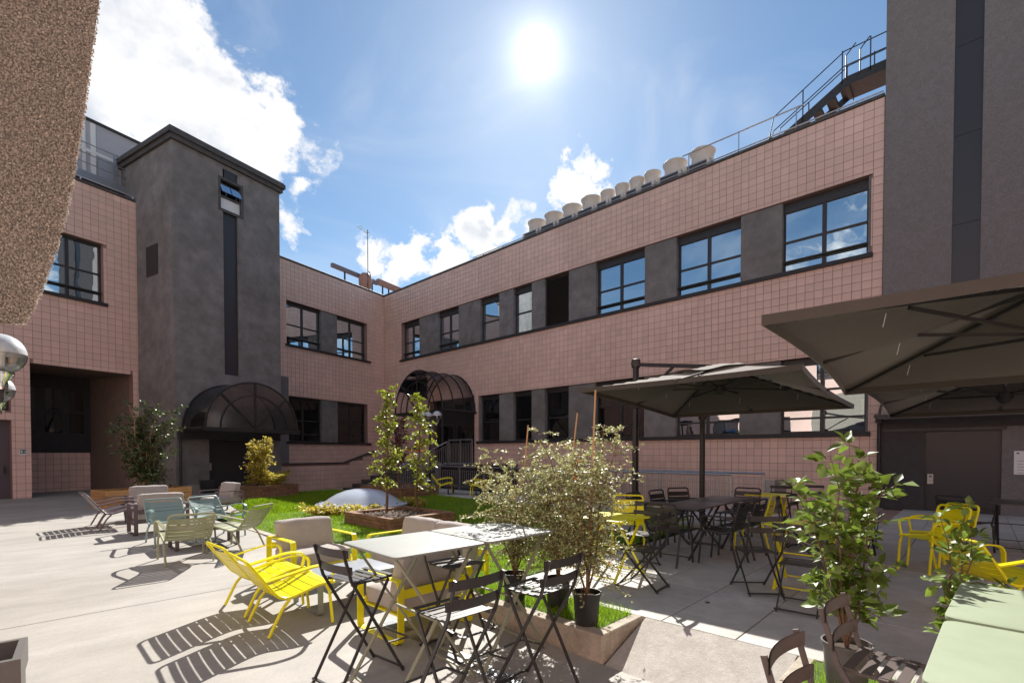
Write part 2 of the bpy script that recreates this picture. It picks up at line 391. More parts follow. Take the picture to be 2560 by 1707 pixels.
def leafmesh(P, D, ln, wd, rng, fold=.25, jit=.25, up=.55):
    """two-triangle folded leaves at points P with axis D (numpy), lengths ln"""
    P = np.asarray(P, float); D = np.asarray(D, float); n = len(P)
    D = D/np.linalg.norm(D, axis=1)[:, None]
    R = rng.normal(size=(n, 3))*up+[0, 0, 1]; S = np.cross(D, R); S /= np.linalg.norm(S, axis=1)[:, None]; U = np.cross(S, D)
    l = ln*(1+jit*rng.uniform(-1, 1, n))[:, None]; w_ = l*wd
    V = np.stack([P, P+D*l*.45-S*w_+U*w_*fold, P+D*l-U*l*.12, P+D*l*.45+S*w_+U*w_*fold], 1).reshape(-1, 3)
    b = np.arange(n)[:, None]*4
    Fc = np.stack([b+0, b+2, b+1, b+0, b+3, b+2], 2).reshape(-1, 3)
    return V, Fc
def npmesh(name, V, Fc, m, smooth=False):
    me = bpy.data.meshes.new(name); nv = len(V); nf = len(Fc); k = Fc.shape[1]
    me.vertices.add(nv); me.vertices.foreach_set('co', np.asarray(V, np.float32).ravel())
    me.loops.add(nf*k); me.loops.foreach_set('vertex_index', np.asarray(Fc, np.int32).ravel())
    me.polygons.add(nf); me.polygons.foreach_set('loop_start', np.arange(0, nf*k, k, dtype=np.int32)); me.polygons.foreach_set('loop_total', np.full(nf, k, np.int32))
    me.update(calc_edges=True); me.materials.append(MATS[m]); 
    if smooth: me.shade_smooth()
    return me
def cz(y): return -.23*(1-min(1, max(0, (y-2)/8)))       # the poured court falls gently towards the viewer
OX, OY = 17.154, 27.410                                  # inner corner of the two wings
def WL(s, n, z=0): return (OX-LD[0]*s+ND[0]*n, OY-LD[1]*s+ND[1]*n, z)
ROOF = 11.44; TP = .2375
# ------------------------------------------------------------------ ground
tag(B(-300, 300, -300, 300, -1.0, -.45).build('ground', 'asphalt', smooth=0), kind='structure')
court = MB()
court.grid(lambda u, v: (-9+12.47*u, -9+39*v, cz(-9+39*v)), 6, 78)
court.grid(lambda u, v: (3.47+5.0*u, 13.0+17*v, 0), 2, 4)
tag(court.build('court', 'concrete', smooth=60), kind='structure')
cj = MB()
for y in (6.55, 10.9):
    cj.add([(-9, y, cz(y)+.0015), (3.46, y, cz(y)+.0015), (3.46, y+.011, cz(y+.011)+.0015), (-9, y+.011, cz(y+.011)+.0015)], [(0,1,2,3)])
cj.grid(lambda u, v: (-.6+.011*u, -4+18*v, cz(-4+18*v)+.0015), 1, 36)
tag(cj.build('court_joints', 'joint', smooth=0), kind='structure')
terr = MB(); terr.box(4.185, 13.3, -6, 4.06, -.44, -.03); terr.box(13.3, 17.0, -6, 1.9, -.44, -.03)
terr = tag(terr.build('terrace', 'grout', smooth=0), kind='structure')
SLX, SLY = 1.32, .66
slab_me = B(-SLX/2+.004, SLX/2-.004, -SLY/2+.004, SLY/2-.004, -.035, 0).mesh('paving_slab', 'slab', bevel=.004, seg=1)
rs = random.Random(3)
for i in range(10):
    for j in range(16):
        x = 4.19+SLX*(i+.5); y = 4.06-SLY*(j+.5)
        if x > 13.3 and y > 1.6: continue
        o = link('paving_slab', slab_me, terr); o.location = (x, y, rs.uniform(-.002, .001)); o.rotation_euler.z = PI*rs.randint(0, 1)
tag(B(11.05, 13.4, 4.3, 17.3, -.44, 0).build('pavement', 'slab', smooth=0), kind='structure')
rp = MB(); rp.add([(3.47,.97,-.235),(4.19,.97,-.003),(4.19,2.23,-.003),(3.47,2.23,-.235),(3.47,.97,-.44),(4.19,.97,-.44),(4.19,2.23,-.44),(3.47,2.23,-.44)],
      [(0,1,2,3),(0,4,5,1),(1,5,6,2),(2,6,7,3),(3,7,4,0)])
tag(rp.build('ramp', 'ramp', smooth=0), kind='structure')
# kerb blocks that hold the lawn
kerb = thing('kerb', 'low concrete kerb wall holding up the lawn beside the bar table', 'kerb', (3.55, 2.3, 0))
kerb2 = thing('kerb', 'low concrete kerb holding the small lawn strip with the grey pot', 'kerb', (3.55, .9, 0))
def kblock(p, x0, x1, y0, y1, z1=.012, z0=-.44):
    px, py, _ = p.location
    B(x0-px+.002, x1-px-.002, y0-py+.002, y1-py-.002, z0, z1).build('kerb_block', 'kerb', p, bevel=.008, seg=1)
for k in range(9): kblock(kerb, 3.47, 3.62, 2.25+1.0*k, 3.25+1.0*k)
kblock(kerb, 3.622, 4.17, 2.25, 2.36)
for k in range(4): kblock(kerb2, 3.47, 3.62, -.05-1.0*k, .95-1.0*k)
kblock(kerb2, 3.622, 4.17, .84, .95)
# lawns: soil slab + standing blades
LAWN = [(3.62,2.36),(4.16,2.36),(4.19,4.08),(11.05,4.3),(11.05,14.1),(9.6,19.5),(8.0,19.6),(7.3,17.95),(5.0,17.35),(4.4,13.9),(3.7,13.2),(3.62,11.2)]
LAWN2 = [(3.62,-3.0),(4.16,-3.0),(4.16,.84),(3.62,.84)]
lm = MB(); lm.prism(LAWN, -.44, 0); lm.prism(LAWN2, -.44, 0)
tag(lm.build('lawn', 'grass_soil', smooth=0), kind='structure')
def inpoly(x, y, P):
    c = np.zeros(len(x), bool); j = len(P)-1
    for i in range(len(P)):
        xi, yi = P[i]; xj, yj = P[j]
        c ^= ((yi > y) != (yj > y)) & (x < (xj-xi)*(y-yi)/(yj-yi+1e-12)+xi); j = i
    return c
def blades(poly, n, lo, hi, wd, seed):
    g = np.random.default_rng(seed); xs = [p[0] for p in poly]; ys = [p[1] for p in poly]
    x = g.uniform(min(xs), max(xs), n); y = g.uniform(min(ys), max(ys), n); k = inpoly(x, y, poly)
    x, y = x[k], y[k]; n = len(x)
    h = g.uniform(lo, hi, n)*(1+.35*np.sin(x*2.3+1)*np.sin(y*1.9)); a = g.uniform(0, 2*PI, n); le = g.uniform(.1, .75, n)*h; b = g.uniform(0, 2*PI, n)
    dx, dy = np.cos(a)*wd/2, np.sin(a)*wd/2; lx, ly = np.cos(b)*le, np.sin(b)*le; z0 = np.full(n, -.01)
    V = np.stack([np.stack([x-dx, y-dy, z0], 1), np.stack([x+dx, y+dy, z0], 1), np.stack([x+dx*.7+lx*.4, y+dy*.7+ly*.4, h*.6], 1), np.stack([x-dx*.7+lx*.4, y-dy*.7+ly*.4, h*.6], 1), np.stack([x+lx, y+ly, h], 1)], 1).reshape(-1, 3)
    q = np.arange(n)[:, None]*5
    return V, np.concatenate([q+[0,1,2], q+[0,2,3], q+[3,2,4]], 1).reshape(-1, 3)
Vs, Fs, off = [], [], 0
NEAR = [(3.62,2.36),(4.16,2.36),(4.19,4.08),(6.2,4.2),(5.5,6.5),(3.62,6.5)]
for a in ((NEAR, 42000, .03, .085, .0035, 1), (LAWN2, 7000, .03, .085, .0035, 2), (LAWN, 150000, .03, .065, .008, 3)):
    V, Fq = blades(*a); Vs.append(V); Fs.append(Fq+off); off += len(V)
go = link('grass', npmesh('grass', np.concatenate(Vs), np.concatenate(Fs), 'grass'))
tag(go, 'short bright green grass of the courtyard lawn', 'grass', kind='stuff')
# slotted drain grate in the court
gr = thing('drain_grate', 'long slotted metal drain grate set in the court beneath the bar tables', 'grate', (2.7, 3.4, 0))
for k in range(4):
    y0 = -.95+.5*k
    zc = cz(3.4+y0+.25)
    fr = B(-.075, -.062, y0, y0+.49, zc-.01, zc+.006); fr.box(.062, .075, y0, y0+.49, zc-.01, zc+.006)
    p = fr.build('grate_frame', 'galv', gr, smooth=0)
    s_ = MB()
    for j in range(24): s_.box(-.062, .062, y0+.005+j*.0203, y0+.014+j*.0203, zc-.008, zc+.0045)
    s_.build('bars', 'galv', p, smooth=0)
    B(-.062, .062, y0, y0+.49, zc+.0015, zc+.0025).build('gully', 'ink', p, smooth=0)

# ------------------------------------------------------------------ buildings
def tiles(parent, s0, s1, z0, z1, holes, n0, M, keep, ztop=None):
    """square tiles on the plane n = n0 of a facade; holes are (s0, s1, z0, z1); M maps local -> world; the best `keep` are objects of their own"""
    cells = []; ns = int((s1-s0)/TP)+1; nz = int((z1-z0)/TP)+1; J = .0055
    for i in range(ns):
        a0 = s0+i*TP; a1 = min(a0+TP, s1)
        if a1-a0 < .03: continue
        for j in range(nz):
            b1 = z1-j*TP; b0 = max(b1-TP, z0)
            if b1-b0 < .03: continue
            r = [a0+J, a1-J, b0+J, b1-J]; dead = False
            for (h0, h1, g0, g1) in holes:
                if r[0] < h1 and r[1] > h0 and r[2] < g1 and r[3] > g0:
                    opts = [(r[0], h0-.002, r[2], r[3]), (h1+.002, r[1], r[2], r[3]), (r[0], r[1], r[2], g0-.002), (r[0], r[1], g1+.002, r[3])]
                    best = max(opts, key=lambda q: min(q[1]-q[0], q[3]-q[2]))
                    if min(best[1]-best[0], best[3]-best[2]) < .02: dead = True; break
                    r = list(best)
            if not dead and (ztop is None or r[3] < ztop(.5*(r[0]+r[1]))): cells.append(tuple(r))
    full = TP-2*J; scored = []
    for c in cells:
        p = M @ Vector(((c[0]+c[1])/2, n0, (c[2]+c[3])/2)); d = p.x*FW[0]+p.y*FW[1]
        px = CX+FPX*(p.x*RT[0]+p.y*RT[1])/d; py = HY-FPX*(p.z-EYE)/d
        ok = abs(c[1]-c[0]-full) < .002 and abs(c[3]-c[2]-full) < .002 and 60 < px < 2210 and 10 < py < 1100
        scored.append((p.length if ok else 1e9, c))
    scored.sort(key=lambda q: q[0]); h = full/2
    me = MB().add([(-h,-.02,-h),(h,-.02,-h),(h,-.02,h),(-h,-.02,h),(-h,.004,-h),(h,.004,-h),(h,.004,h),(-h,.004,h),(-h+.004,.007,-h+.004),(h-.004,.007,-h+.004),(h-.004,.007,h-.004),(-h+.004,.007,h-.004)],
        [(0,1,5,4),(1,2,6,5),(2,3,7,6),(3,0,4,7),(4,5,9,8),(5,6,10,9),(6,7,11,10),(7,4,8,11),(8,9,10,11)]).mesh('tile', 'tile', smooth=0, weld=True)
    rest = MB()
    for k, (d, c) in enumerate(scored):
        if k < keep and d < 1e8:
            o = link('tile', me, parent); o.location = ((c[0]+c[1])/2, n0, (c[2]+c[3])/2); o.rotation_euler.y = 0
        else:
            a, b, e, g = c; k0 = len(rest.v)
            rest.v += [(a,n0-.02,e),(b,n0-.02,e),(b,n0-.02,g),(a,n0-.02,g),(a,n0+.007,e),(b,n0+.007,e),(b,n0+.007,g),(a,n0+.007,g)]
            rest.f += [tuple(k0+i for i in q) for q in ((4,7,6,5),(0,4,5,1),(1,5,6,2),(2,6,7,3),(3,7,4,0))]
    if rest.v:
        tag(rest.build('tiles', 'tile', parent, smooth=0), kind='stuff')
def backing(mb, s0, s1, z0, z1, holes, n0):
    S = sorted({s0, s1, *[q for h in holes for q in h[:2] if s0 < q < s1]}); Zs = sorted({z0, z1, *[q for h in holes for q in h[2:] if z0 < q < z1]})
    for a, b in zip(S, S[1:]):
        for c, d in zip(Zs, Zs[1:]):
            m_ = ((a+b)/2, (c+d)/2)
            if any(h[0] < m_[0] < h[1] and h[2] < m_[1] < h[3] for h in holes): continue
            mb.box(a, b, n0-.34, n0, c, d)
def window(parent, s0, s1, z0, z1, n=-.26, cols=2, rows=(.155, .50), bar=True, pane='pane', lintel=.30, fr=.05):
    """recessed steel window: frame part with pane sub-parts"""
    f = MB(); zt = z1-lintel
    f.box(s0, s1, n-.06, n+.05, zt, z1); f.box(s0, s1, n-.05, n+.03, z0, z0+.07); f.box(s0, s0+fr, n-.05, n+.03, z0+.07, zt); f.box(s1-fr, s1, n-.05, n+.03, z0+.07, zt)
    xs = [s0+fr+(s1-s0-2*fr)*i/cols for i in range(cols+1)]
    for x in xs[1:-1]: f.box(x-.055, x+.055, n-.05, n+.035, z0+.07, zt)
    zs = [z0+.07]+[z0+.07+(zt-z0-.07)*r for r in rows]+[zt]
    for q in zs[1:-1]:
        for i in range(cols): f.box(xs[i]+(.055 if i else 0), xs[i+1]-(.055 if i < cols-1 else 0), n-.04, n+.028, q-.032, q+.032)
    if bar: f.tube([(s0+.02, n+.11, zs[1]), (s1-.02, n+.11, zs[1])], .035, 8)
    w_ = f.build('window', 'metal_dark', parent, smooth=30)
    for i in range(cols):
        for a, b in zip(zs, zs[1:]):
            B(xs[i]+.01, xs[i+1]-.01, n-.022, n-.01, a+.01, b-.01).build('pane', pane, w_, smooth=0)
    return w_
def coping(parent, s0, s1, n0=-.3, n1=.05, z=ROOF, m='cap'):
    B(s0, s1, n0, n1, z, z+.09).build('coping', m, parent, bevel=.012, seg=1)

# right wing: local x = world Y, local y = out of the wall into the court
rw = thing('building', 'long pink tiled wing with two window bands and fan units on its roof', 'building', (OX, 0, 0), PI/2)
MR = Matrix.Translation((OX, 0, 0)) @ Matrix.Rotation(PI/2, 4, 'Z')
RW = [(23.73,25.45),(20.21,22.0),(17.15,18.54),(15.03,16.2),(12.89,14.23),(9.29,11.51),(5.78,8.02),(2.31,4.53)]
UB = (2.24, 25.5, 7.2, 9.42); LB = (2.24, 18.6, 2.14, 4.47); DH = (18.9, 22.7, -.6, 4.47)
holes = [UB, LB, DH]
bk = MB(); backing(bk, 1.95, OY+.3, -.6, ROOF, holes, -.008)
bk.box(1.95, OY+4, -9, -.36, ROOF-.3, ROOF-.05); bk.box(1.95, OY+4, -9, -.6, -.6, ROOF-.3)
bk.build('wall', 'grout', rw, smooth=0)
tiles(rw, 1.96, OY-.005, -.55, ROOF-.01, holes, 0., MR, 300)
coping(rw, 1.96, OY+.3)
def piers(parent, band, wins, n=-.05, m='render'):
    edges = [band[0]]+[q for wn in sorted(wins) for q in wn]+[band[1]]
    for a, b in zip(edges[::2], edges[1::2]):
        if b-a > .06: B(a, b, n-.5, n, band[2]+.002, band[3]-.002).build('pier', m, parent, smooth=0, bevel=.01, seg=1)
piers(rw, UB, RW); piers(rw, LB, [q for q in RW if q[1] < 18.6])
B(UB[0]-.06, UB[1]+.1, -.3, .09, 7.08, 7.2).build('sill', 'panel_dark', rw, smooth=0)
B(LB[0]-.06, LB[1]+.1, -.3, .09, 2.02, 2.14).build('sill', 'panel_dark', rw, smooth=0)
for k, (a, b) in enumerate(RW):
    if k == 4:
        lv = B(a, a+.06, -.3, -.12, 7.2, 9.42); lv.box(b-.06, b, -.3, -.12, 7.2, 9.42); lv.box(a+.06, b-.06, -.34, -.28, 7.2, 9.42)
        lv = lv.build('louvre', 'panel_dark', rw, smooth=0)
        for j in range(22):
            q = MB().add([(a+.06,-.27,7.26+j*.097),(b-.06,-.27,7.26+j*.097),(b-.06,-.15,7.22+j*.097),(a+.06,-.15,7.22+j*.097),(a+.06,-.27,7.27+j*.097),(b-.06,-.27,7.27+j*.097),(b-.06,-.15,7.23+j*.097),(a+.06,-.15,7.23+j*.097)],
                [(0,1,2,3),(7,6,5,4),(2,1,5,6),(3,2,6,7),(0,3,7,4)]); q.build('slat', 'panel_dark', lv, smooth=0)
    else: window(rw, a, b, 7.2, 9.42, cols=1 if k in (2, 3) else 2, bar=k not in (2, 3), rows=(.155, .5) if k not in (2, 3) else (.5,))
    if b < 18.6: window(rw, a, b, 2.14, 4.47, cols=1 if k in (2, 3, 4) else 2, rows=(.2, .62) if k > 4 else (.45,), bar=False, lintel=.22, pane='pane' if k > 5 else 'pane_dark')
# recessed entrance under the corner arch
dr = B(18.9, 22.7, -.59, -.52, .9, 4.47).build('entrance', 'panel_dark', rw, smooth=0)
for a, b in ((18.95, 19.85), (20.0, 20.95), (21.1, 22.6)):
    B(a, b, -.52, -.49, 1.05, 3.2).build('door_leaf', 'metal_dark', dr, smooth=0)
    B(a+.14, b-.14, -.49, -.48, 1.3, 3.05).build('pane', 'pane_dark', dr, smooth=0)
B(18.9, 22.7, -.59, 0.02, -.6, 1.0).build('threshold', 'concrete', rw, smooth=0)

# left wing: local x = s (leftwards from the inner corner), local y = n (into the court)
lw = thing('building', 'pink tiled wing behind the dark stair tower with square windows', 'building', (OX, OY, 0), AL+PI)
ML = Matrix.Translation((OX, OY, 0)) @ Matrix.Rotation(AL+PI, 4, 'Z')
LH = [(1.44, 6.92, 7.16, 9.41), (1.44, 6.92, 2.14, 4.5), (14.6, 16.62, 7.2, 9.42), (13.7, 16.72, -.6, 4.63), (17.2, 18.7, -.6, 2.63), (17.2, 18.7, 2.95, 5.35)]
bk = MB(); backing(bk, 0.0, 24, -.6, ROOF, LH, -.008); bk.box(-6, 24, -9, -.36, ROOF-.3, ROOF-.05); bk.box(-.3, 13.6, -9, -.6, -.6, ROOF-.3); bk.box(13.6, 24, -9, -.6, 4.64, ROOF-.3); bk.box(16.72, 24, -9, -.6, -.6, 4.64)
bk.build('wall', 'grout', lw, smooth=0)
tiles(lw, .01, 24, -.55, ROOF-.01, LH+[(9.2, 13.5, -1, 12)], 0., ML, 300)
coping(lw, 0.06, 9.15); coping(lw, 13.56, 24)
for zb in (7.16, 2.14):
    zt = zb+2.26 if zb > 5 else 4.5
    for a, b in ((1.5, 3.65), (4.74, 6.92)): window(lw, a, b, zb, zt, bar=zb > 5, pane='pane' if zb > 5 else 'pane_dark', rows=(.16, .5), lintel=.18)
    B(3.65, 4.74, -.5, -.05, zb+.002, zt-.002).build('pier', 'render', lw, smooth=0, bevel=.01, seg=1)
    B(1.2, 7.0, -.3, .09, zb-.12, zb).build('sill', 'panel_dark', lw, smooth=0)
window(lw, 14.6, 16.62, 7.2, 9.42, lintel=.1); B(14.5, 16.75, -.3, .09, 7.08, 7.2).build('sill', 'panel_dark', lw, smooth=0)
window(lw, 17.2, 18.7, 2.95, 5.35, lintel=.1, bar=False)
B(17.2, 18.7, -.3, -.2, -.5, 2.63).build('door', 'plum_paint', lw, smooth=0)
B(17.32, 17.36, -.2, -.14, .85, 1.1).build('door_handle', 'ink', lw, smooth=0)
# deep porch with a glazed back wall
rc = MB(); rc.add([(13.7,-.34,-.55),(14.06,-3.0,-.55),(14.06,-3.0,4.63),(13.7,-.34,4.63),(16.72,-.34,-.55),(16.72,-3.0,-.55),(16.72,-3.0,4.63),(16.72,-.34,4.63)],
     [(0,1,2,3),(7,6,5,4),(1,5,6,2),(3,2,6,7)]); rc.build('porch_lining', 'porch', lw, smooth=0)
lowh = []
tiles(lw, 14.07, 16.71, -.1, 1.55, lowh, -2.95, ML, 0)
gb = B(14.06, 16.71, -2.98, -2.9, 1.57, 4.62).build('glazed_screen', 'panel_dark', lw, smooth=0)
for a, b in ((14.3, 14.75), (15.0, 15.5), (15.8, 16.45)):
    for c, d in ((2.35, 3.15), (3.25, 4.1)): B(a, b, -2.9, -2.885, c, d).build('pane', 'pane_dark', gb, smooth=0)
B(13.72, 16.7, -3.1, -.3, -.2, -.02).build('porch_floor', 'slab', lw, smooth=0)
B(6.86, 7.3, 0.01, .05, .95, 5.45).build('render_panel', 'render_fine', lw, smooth=0)
# tiled wall of the ramp with its dark coping
def rtop(s): return 1.0 if s > 4.5 else 1.0+(4.5-s)*.29
rm = MB(); rm.add([(8.95,1.38,-.55),(2.3,1.38,-.55),(2.3,1.38,1.60),(4.5,1.38,.97),(8.95,1.38,.97),(8.95,1.5,-.55),(2.3,1.5,-.55),(2.3,1.5,1.60),(4.5,1.5,.97),(8.95,1.5,.97)],
     [(0,1,2,3,4),(9,8,7,6,5),(0,4,9,5),(4,3,8,9),(3,2,7,8),(1,6,7,2)]); rm.build('ramp_wall', 'grout', lw, smooth=0)
tiles(lw, 2.3, 8.95, -.55, 1.6, [], 1.506, ML, 0, ztop=rtop)
cp = MB(); cp.flat([(8.97,1.45,1.0),(4.5,1.45,1.0),(2.25,1.45,1.65)], .2, .06, ref=(0,1,0)); 
cp = MB(); cp.bar((8.97,1.45,1.01),(4.5,1.45,1.01),.22,.07); cp.bar((4.51,1.45,1.01),(2.25,1.45,1.66),.22,.07); cp.build('coping', 'cap', lw, smooth=0)
tag(lw, None); 

# left stair tower
tw = thing('stair_tower', 'dark rendered stair tower with a narrow slit and arched glass porch', 'tower', WL(11.36, 2.8), AL+PI)
def TB(*a): return B(*a)     # local: x = s - 11.36, y = n - 2.8
core = B(-2.16, 2.16, -4.6, -.16, -.5, 13.05); core.build('core', 'render', tw, smooth=0)
fr = MB()
backing(fr, -2.16, 2.16, -.5, 13.05, [(-.29,.32,4.7,12.9),(-.51,.5,11.2,12.55),(-.82,.96,-.5,2.06)], 0.)
for i, v in enumerate(fr.v):
    if v[1] < -.3: fr.v[i] = (v[0], -.16, v[2])
fr.build('front_wall', 'render', tw, smooth=0)
B(-.29, .32, -.14, -.1, 4.7, 11.2).build('slit_panel', 'slit', tw, smooth=0); B(-.22, .25, -.1, -.02, 12.58, 13.0).build('slit_panel', 'slit', tw, smooth=0)
wf = MB(); wf.box(-.51,.5,-.14,.02,11.2,11.3); wf.box(-.51,.5,-.14,.02,12.45,12.55); wf.box(-.51,-.42,-.14,.02,11.3,12.45); wf.box(.41,.5,-.14,.02,11.3,12.45); wf.box(-.42,.41,-.12,-.06,11.78,11.86)
wf = wf.build('window', 'cap', tw, smooth=0)
B(-.42,.41,-.13,-.11,11.3,11.78).build('pane', 'white', wf, smooth=0)
B(-.42,.41,-.155,-.14,11.86,12.45).build('pane', 'pane_dark', wf, smooth=0)
tp = MB()
for a, b in ((-.40,-.02),(.02,.40)):
    tp.add([(a,-.05,12.3),(b,-.05,12.3),(b,.10,11.95),(a,.10,11.95)], [(0,1,2,3)])
tp.build('pane', 'pane', wf, smooth=0)
cn = MB(); cn.box(-2.26,2.26,-4.7,.12,13.05,13.22); cn.box(-2.34,2.34,-4.78,.2,13.22,13.4); cn.box(-2.3,2.3,-4.74,.16,13.4,13.46); cn.build('cornice', 'cap', tw, smooth=0)
B(-.82,.96,-.155,-.13,-.5,2.06).build('door', 'panel_dark', tw, smooth=0)
B(.85,.93,-.13,-.05,.85,1.15).build('door_handle', 'steel', tw, smooth=0)
B(-2.165,-.82,.0,.012,-.5,.32).build('plinth', 'concrete', tw, smooth=0); B(.96,2.165,.0,.012,-.5,.32).build('plinth', 'concrete', tw, smooth=0)
B(-2.0,2.1,0.01,.18,2.07,2.46).build('lintel_beam', 'panel_dark', tw, smooth=0)
dp = MB(); dp.tube([(2.06,.12,2.4),(2.06,.12,-.5)], .05, 8); dp.build('downpipe', 'metal_dark', tw)
sw = MB(); sw.box(2.165,2.18,-2.0,-1.1,8.35,9.5); sw.build('window', 'panel_dark', tw, smooth=0)
# right stair tower: local x = world Y - .25, local y = towards the court
rt = thing('stair_tower', 'tall dark rendered stair tower with glossy vertical strip beside the steel roof stair', 'tower', (17.09, .25, 0), PI/2)
B(-2.3,1.69,-4,-.13,-.5,22).build('core', 'render_fine', rt, smooth=0)
fr = MB(); backing(fr, -2.3, 1.69, -.5, 22, [(-.27,.27,2.9,21),(-.72,.74,-.5,2.12)], 0.)
for i, v in enumerate(fr.v):
    if v[1] < -.2: fr.v[i] = (v[0], -.13, v[2])
fr.build('front_wall', 'render_fine', rt, smooth=0)
for k in range(8): B(-.27,.27,-.12,-.05,2.9+k*2.26,2.9+k*2.26+2.25).build('strip_panel', 'slit', rt, smooth=0)
B(-.72,.74,-.125,-.1,-.5,2.12).build('door', 'slit', rt, smooth=0)
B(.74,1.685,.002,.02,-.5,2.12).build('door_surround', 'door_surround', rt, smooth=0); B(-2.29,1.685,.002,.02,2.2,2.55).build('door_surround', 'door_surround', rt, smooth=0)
B(-.8,1.685,.0,.05,2.12,2.2).build('door_head', 'metal_dark', rt, smooth=0)
ic = B(.56,.68,-.095,-.06,.72,.98).build('intercom', 'steel', rt, smooth=0); B(.59,.65,-.06,-.055,.9,.94).build('screen', 'ink', ic, smooth=0); B(.59,.65,-.06,-.055,.8,.81).build('slot', 'ink', ic, smooth=0)
dp = MB(); dp.tube([(1.72,.08,2.5),(1.72,.08,-.4)], .045, 8); dp.box(1.64,1.8,.02,.16,2.38,2.56); dp.build('downpipe', 'metal_dark', rt)
# wings that close the court behind the viewer (seen mirrored in the panes)
def back_wing(name_label, loc, rz, length):
    t = thing('building', name_label, 'building', loc, rz)
    hl = []
    m_ = MB(); 
    for k in range(int(length//4)):
        hl += [(k*4+1.0, k*4+3.2, 7.2, 9.42), (k*4+1.0, k*4+3.2, 2.14, 4.47)]
    backing(m_, 0, length, -.6, ROOF, hl, 0.); m_.box(0, length, -8, -.36, -.6, ROOF-.1); m_.build('wall', 'tile', t, smooth=0)
    for (a, b, c, d) in hl: window(t, a, b, c, d, n=-.2)
    B(0, length, -.3, .05, ROOF, ROOF+.09).build('coping', 'cap', t, smooth=0)
back_wing('pink tiled wing closing the court behind the viewer opposite the fan units', (-9.0, 34.0, 0), -PI/2, 44)
back_wing('pink tiled end wing beside the tall right stair tower', (-9.8, -8.5, 0), 0.0, 27)
B(-.02, 8, -9, 0, -.6, 11.4).build('building', 'render_fine', None, smooth=0).location = (17.2, -8.5, 0)
o_ = bpy.data.objects['building.004'] if 'building.004' in bpy.data.objects else COL.objects[-1]
o_.rotation_euler.z = PI/2; tag(o_, 'plain rendered block closing the corner past the right stair tower', 'building'); o_.location = (17.3, -10.2, 0)
# ------------------------------------------------------------------ arched glass porches
def canopy(label, loc, rz, r, rise, depth, ribs, spokes, beam=.16, tint='smoked', posts=False):
    t = thing('arched_canopy', label, 'canopy', loc, rz)
    A = lambda y, k=1., n=28: [(-r*k*math.cos(PI*i/n), y, rise*k*math.sin(PI*i/n)) for i in range(n+1)]
    for i in range(ribs): MB().flat(A(.03+(depth-.06)*i/(ribs-1)), .06, .05, ref=(0,1,0)).build('rib', 'metal_dark', t)
    MB().grid(lambda u, v: (-(r-.01)*math.cos(PI*u), depth*v, (rise-.01)*math.sin(PI*u)), 28, 6).build('glass_shell', tint, t, smooth=60)
    fp = [(-(r-.02)*math.cos(PI*i/28), depth-.02, (rise-.02)*math.sin(PI*i/28)) for i in range(29)]
    if tint == 'smoked': MB().add(fp, [tuple(range(29))]).build('front_pane', tint, t, smooth=0)
    for a in spokes:
        MB().bar((0, depth+.005, .02), (-(r-.02)*math.cos(a), depth+.005, (rise-.02)*math.sin(a)), .05, .06).build('spoke', 'metal_dark', t, smooth=0)
    MB().flat(A(depth+.005, .72), .035, .04, ref=(0,1,0)).build('inner_arch', 'metal_dark', t)
    f = MB(); f.box(-r-.04, r+.04, depth-.08, depth+.02, -.12, 0.01); f.box(-r-.05, -r+.05, 0, depth-.08, -.12, .01); f.box(r-.05, r+.05, 0, depth-.08, -.12, .01)
    f.build('base_frame', 'metal_dark', t, smooth=0)
    for s in (-1, 1): MB().tube([(s*(r+.07), .02, -.03), (s*(r+.07), depth, -.03)], .06, 10).build('gutter', 'metal_dark', t)
    if posts:
        for s in (-1, 1): MB().tube([(s*(r-.02), depth-.05, -.1), (s*(r-.02), depth-.05, -posts)], .045, 8).build('post', 'metal_dark', t)
    return t
canopy('dark smoked glass arch canopy over the left stair tower door', WL(11.36+.05, 2.8, 2.47), AL+PI, 1.88, 1.8, 1.6, 2, (PI/4, PI/2, 3*PI/4))
canopy('open arched canopy on the inner corner entrance above the steps', (OX, 20.85, 3.66), PI/2, 2.02, 2.1, 2.2, 4, (PI/4, PI/2, 3*PI/4), posts=2.7, tint='tinted')
canopy('low dark arched canopy over the right tower door under the parasols', (17.05, .28, 2.56), PI/2, 1.62, 1.2, .62, 2, (PI/2,))
for p in bpy.data.objects:
    pass
# ------------------------------------------------------------------ roof equipment on the right wing
def fan_unit(w):
    t = thing('fan_unit', '', 'roof fan')
    h = w/2
    B(-h, h, -.5, .5, 0, .62).build('housing', 'galv', t, smooth=0, bevel=.02, seg=1)
    for s in (-1, 1): B(s*(h-.07)-.055, s*(h-.07)+.055, .5, .53, .05, .6).build('corner_post', 'cowl', t, smooth=0)
    B(-h+.14, h-.14, .5, .515, .08, .56).build('grille', 'ink', t, smooth=0)
    r = h*.93
    cw = MB().lathe([(r*.88, .6), (r*.86, .95), (r*.90, 1.05), (r*1.0, 1.13), (r*1.02, 1.17), (r*.98, 1.19), (r*.9, 1.12), (r*.82, 1.0), (r*.82, .65)], 28)
    cw.build('cowl', 'cowl', t, smooth=50)
    return t
fp_ = fan_unit(.98); fs_ = fan_unit(.70)
FAN = [(15.63,1),(14.58,1),(13.53,1),(12.48,1),(11.63,0),(10.92,0),(10.23,0),(9.55,0),(8.61,1),(7.54,1)]
words = ['first', 'second', 'third', 'fourth', 'fifth', 'sixth', 'seventh', 'eighth', 'ninth', 'tenth']
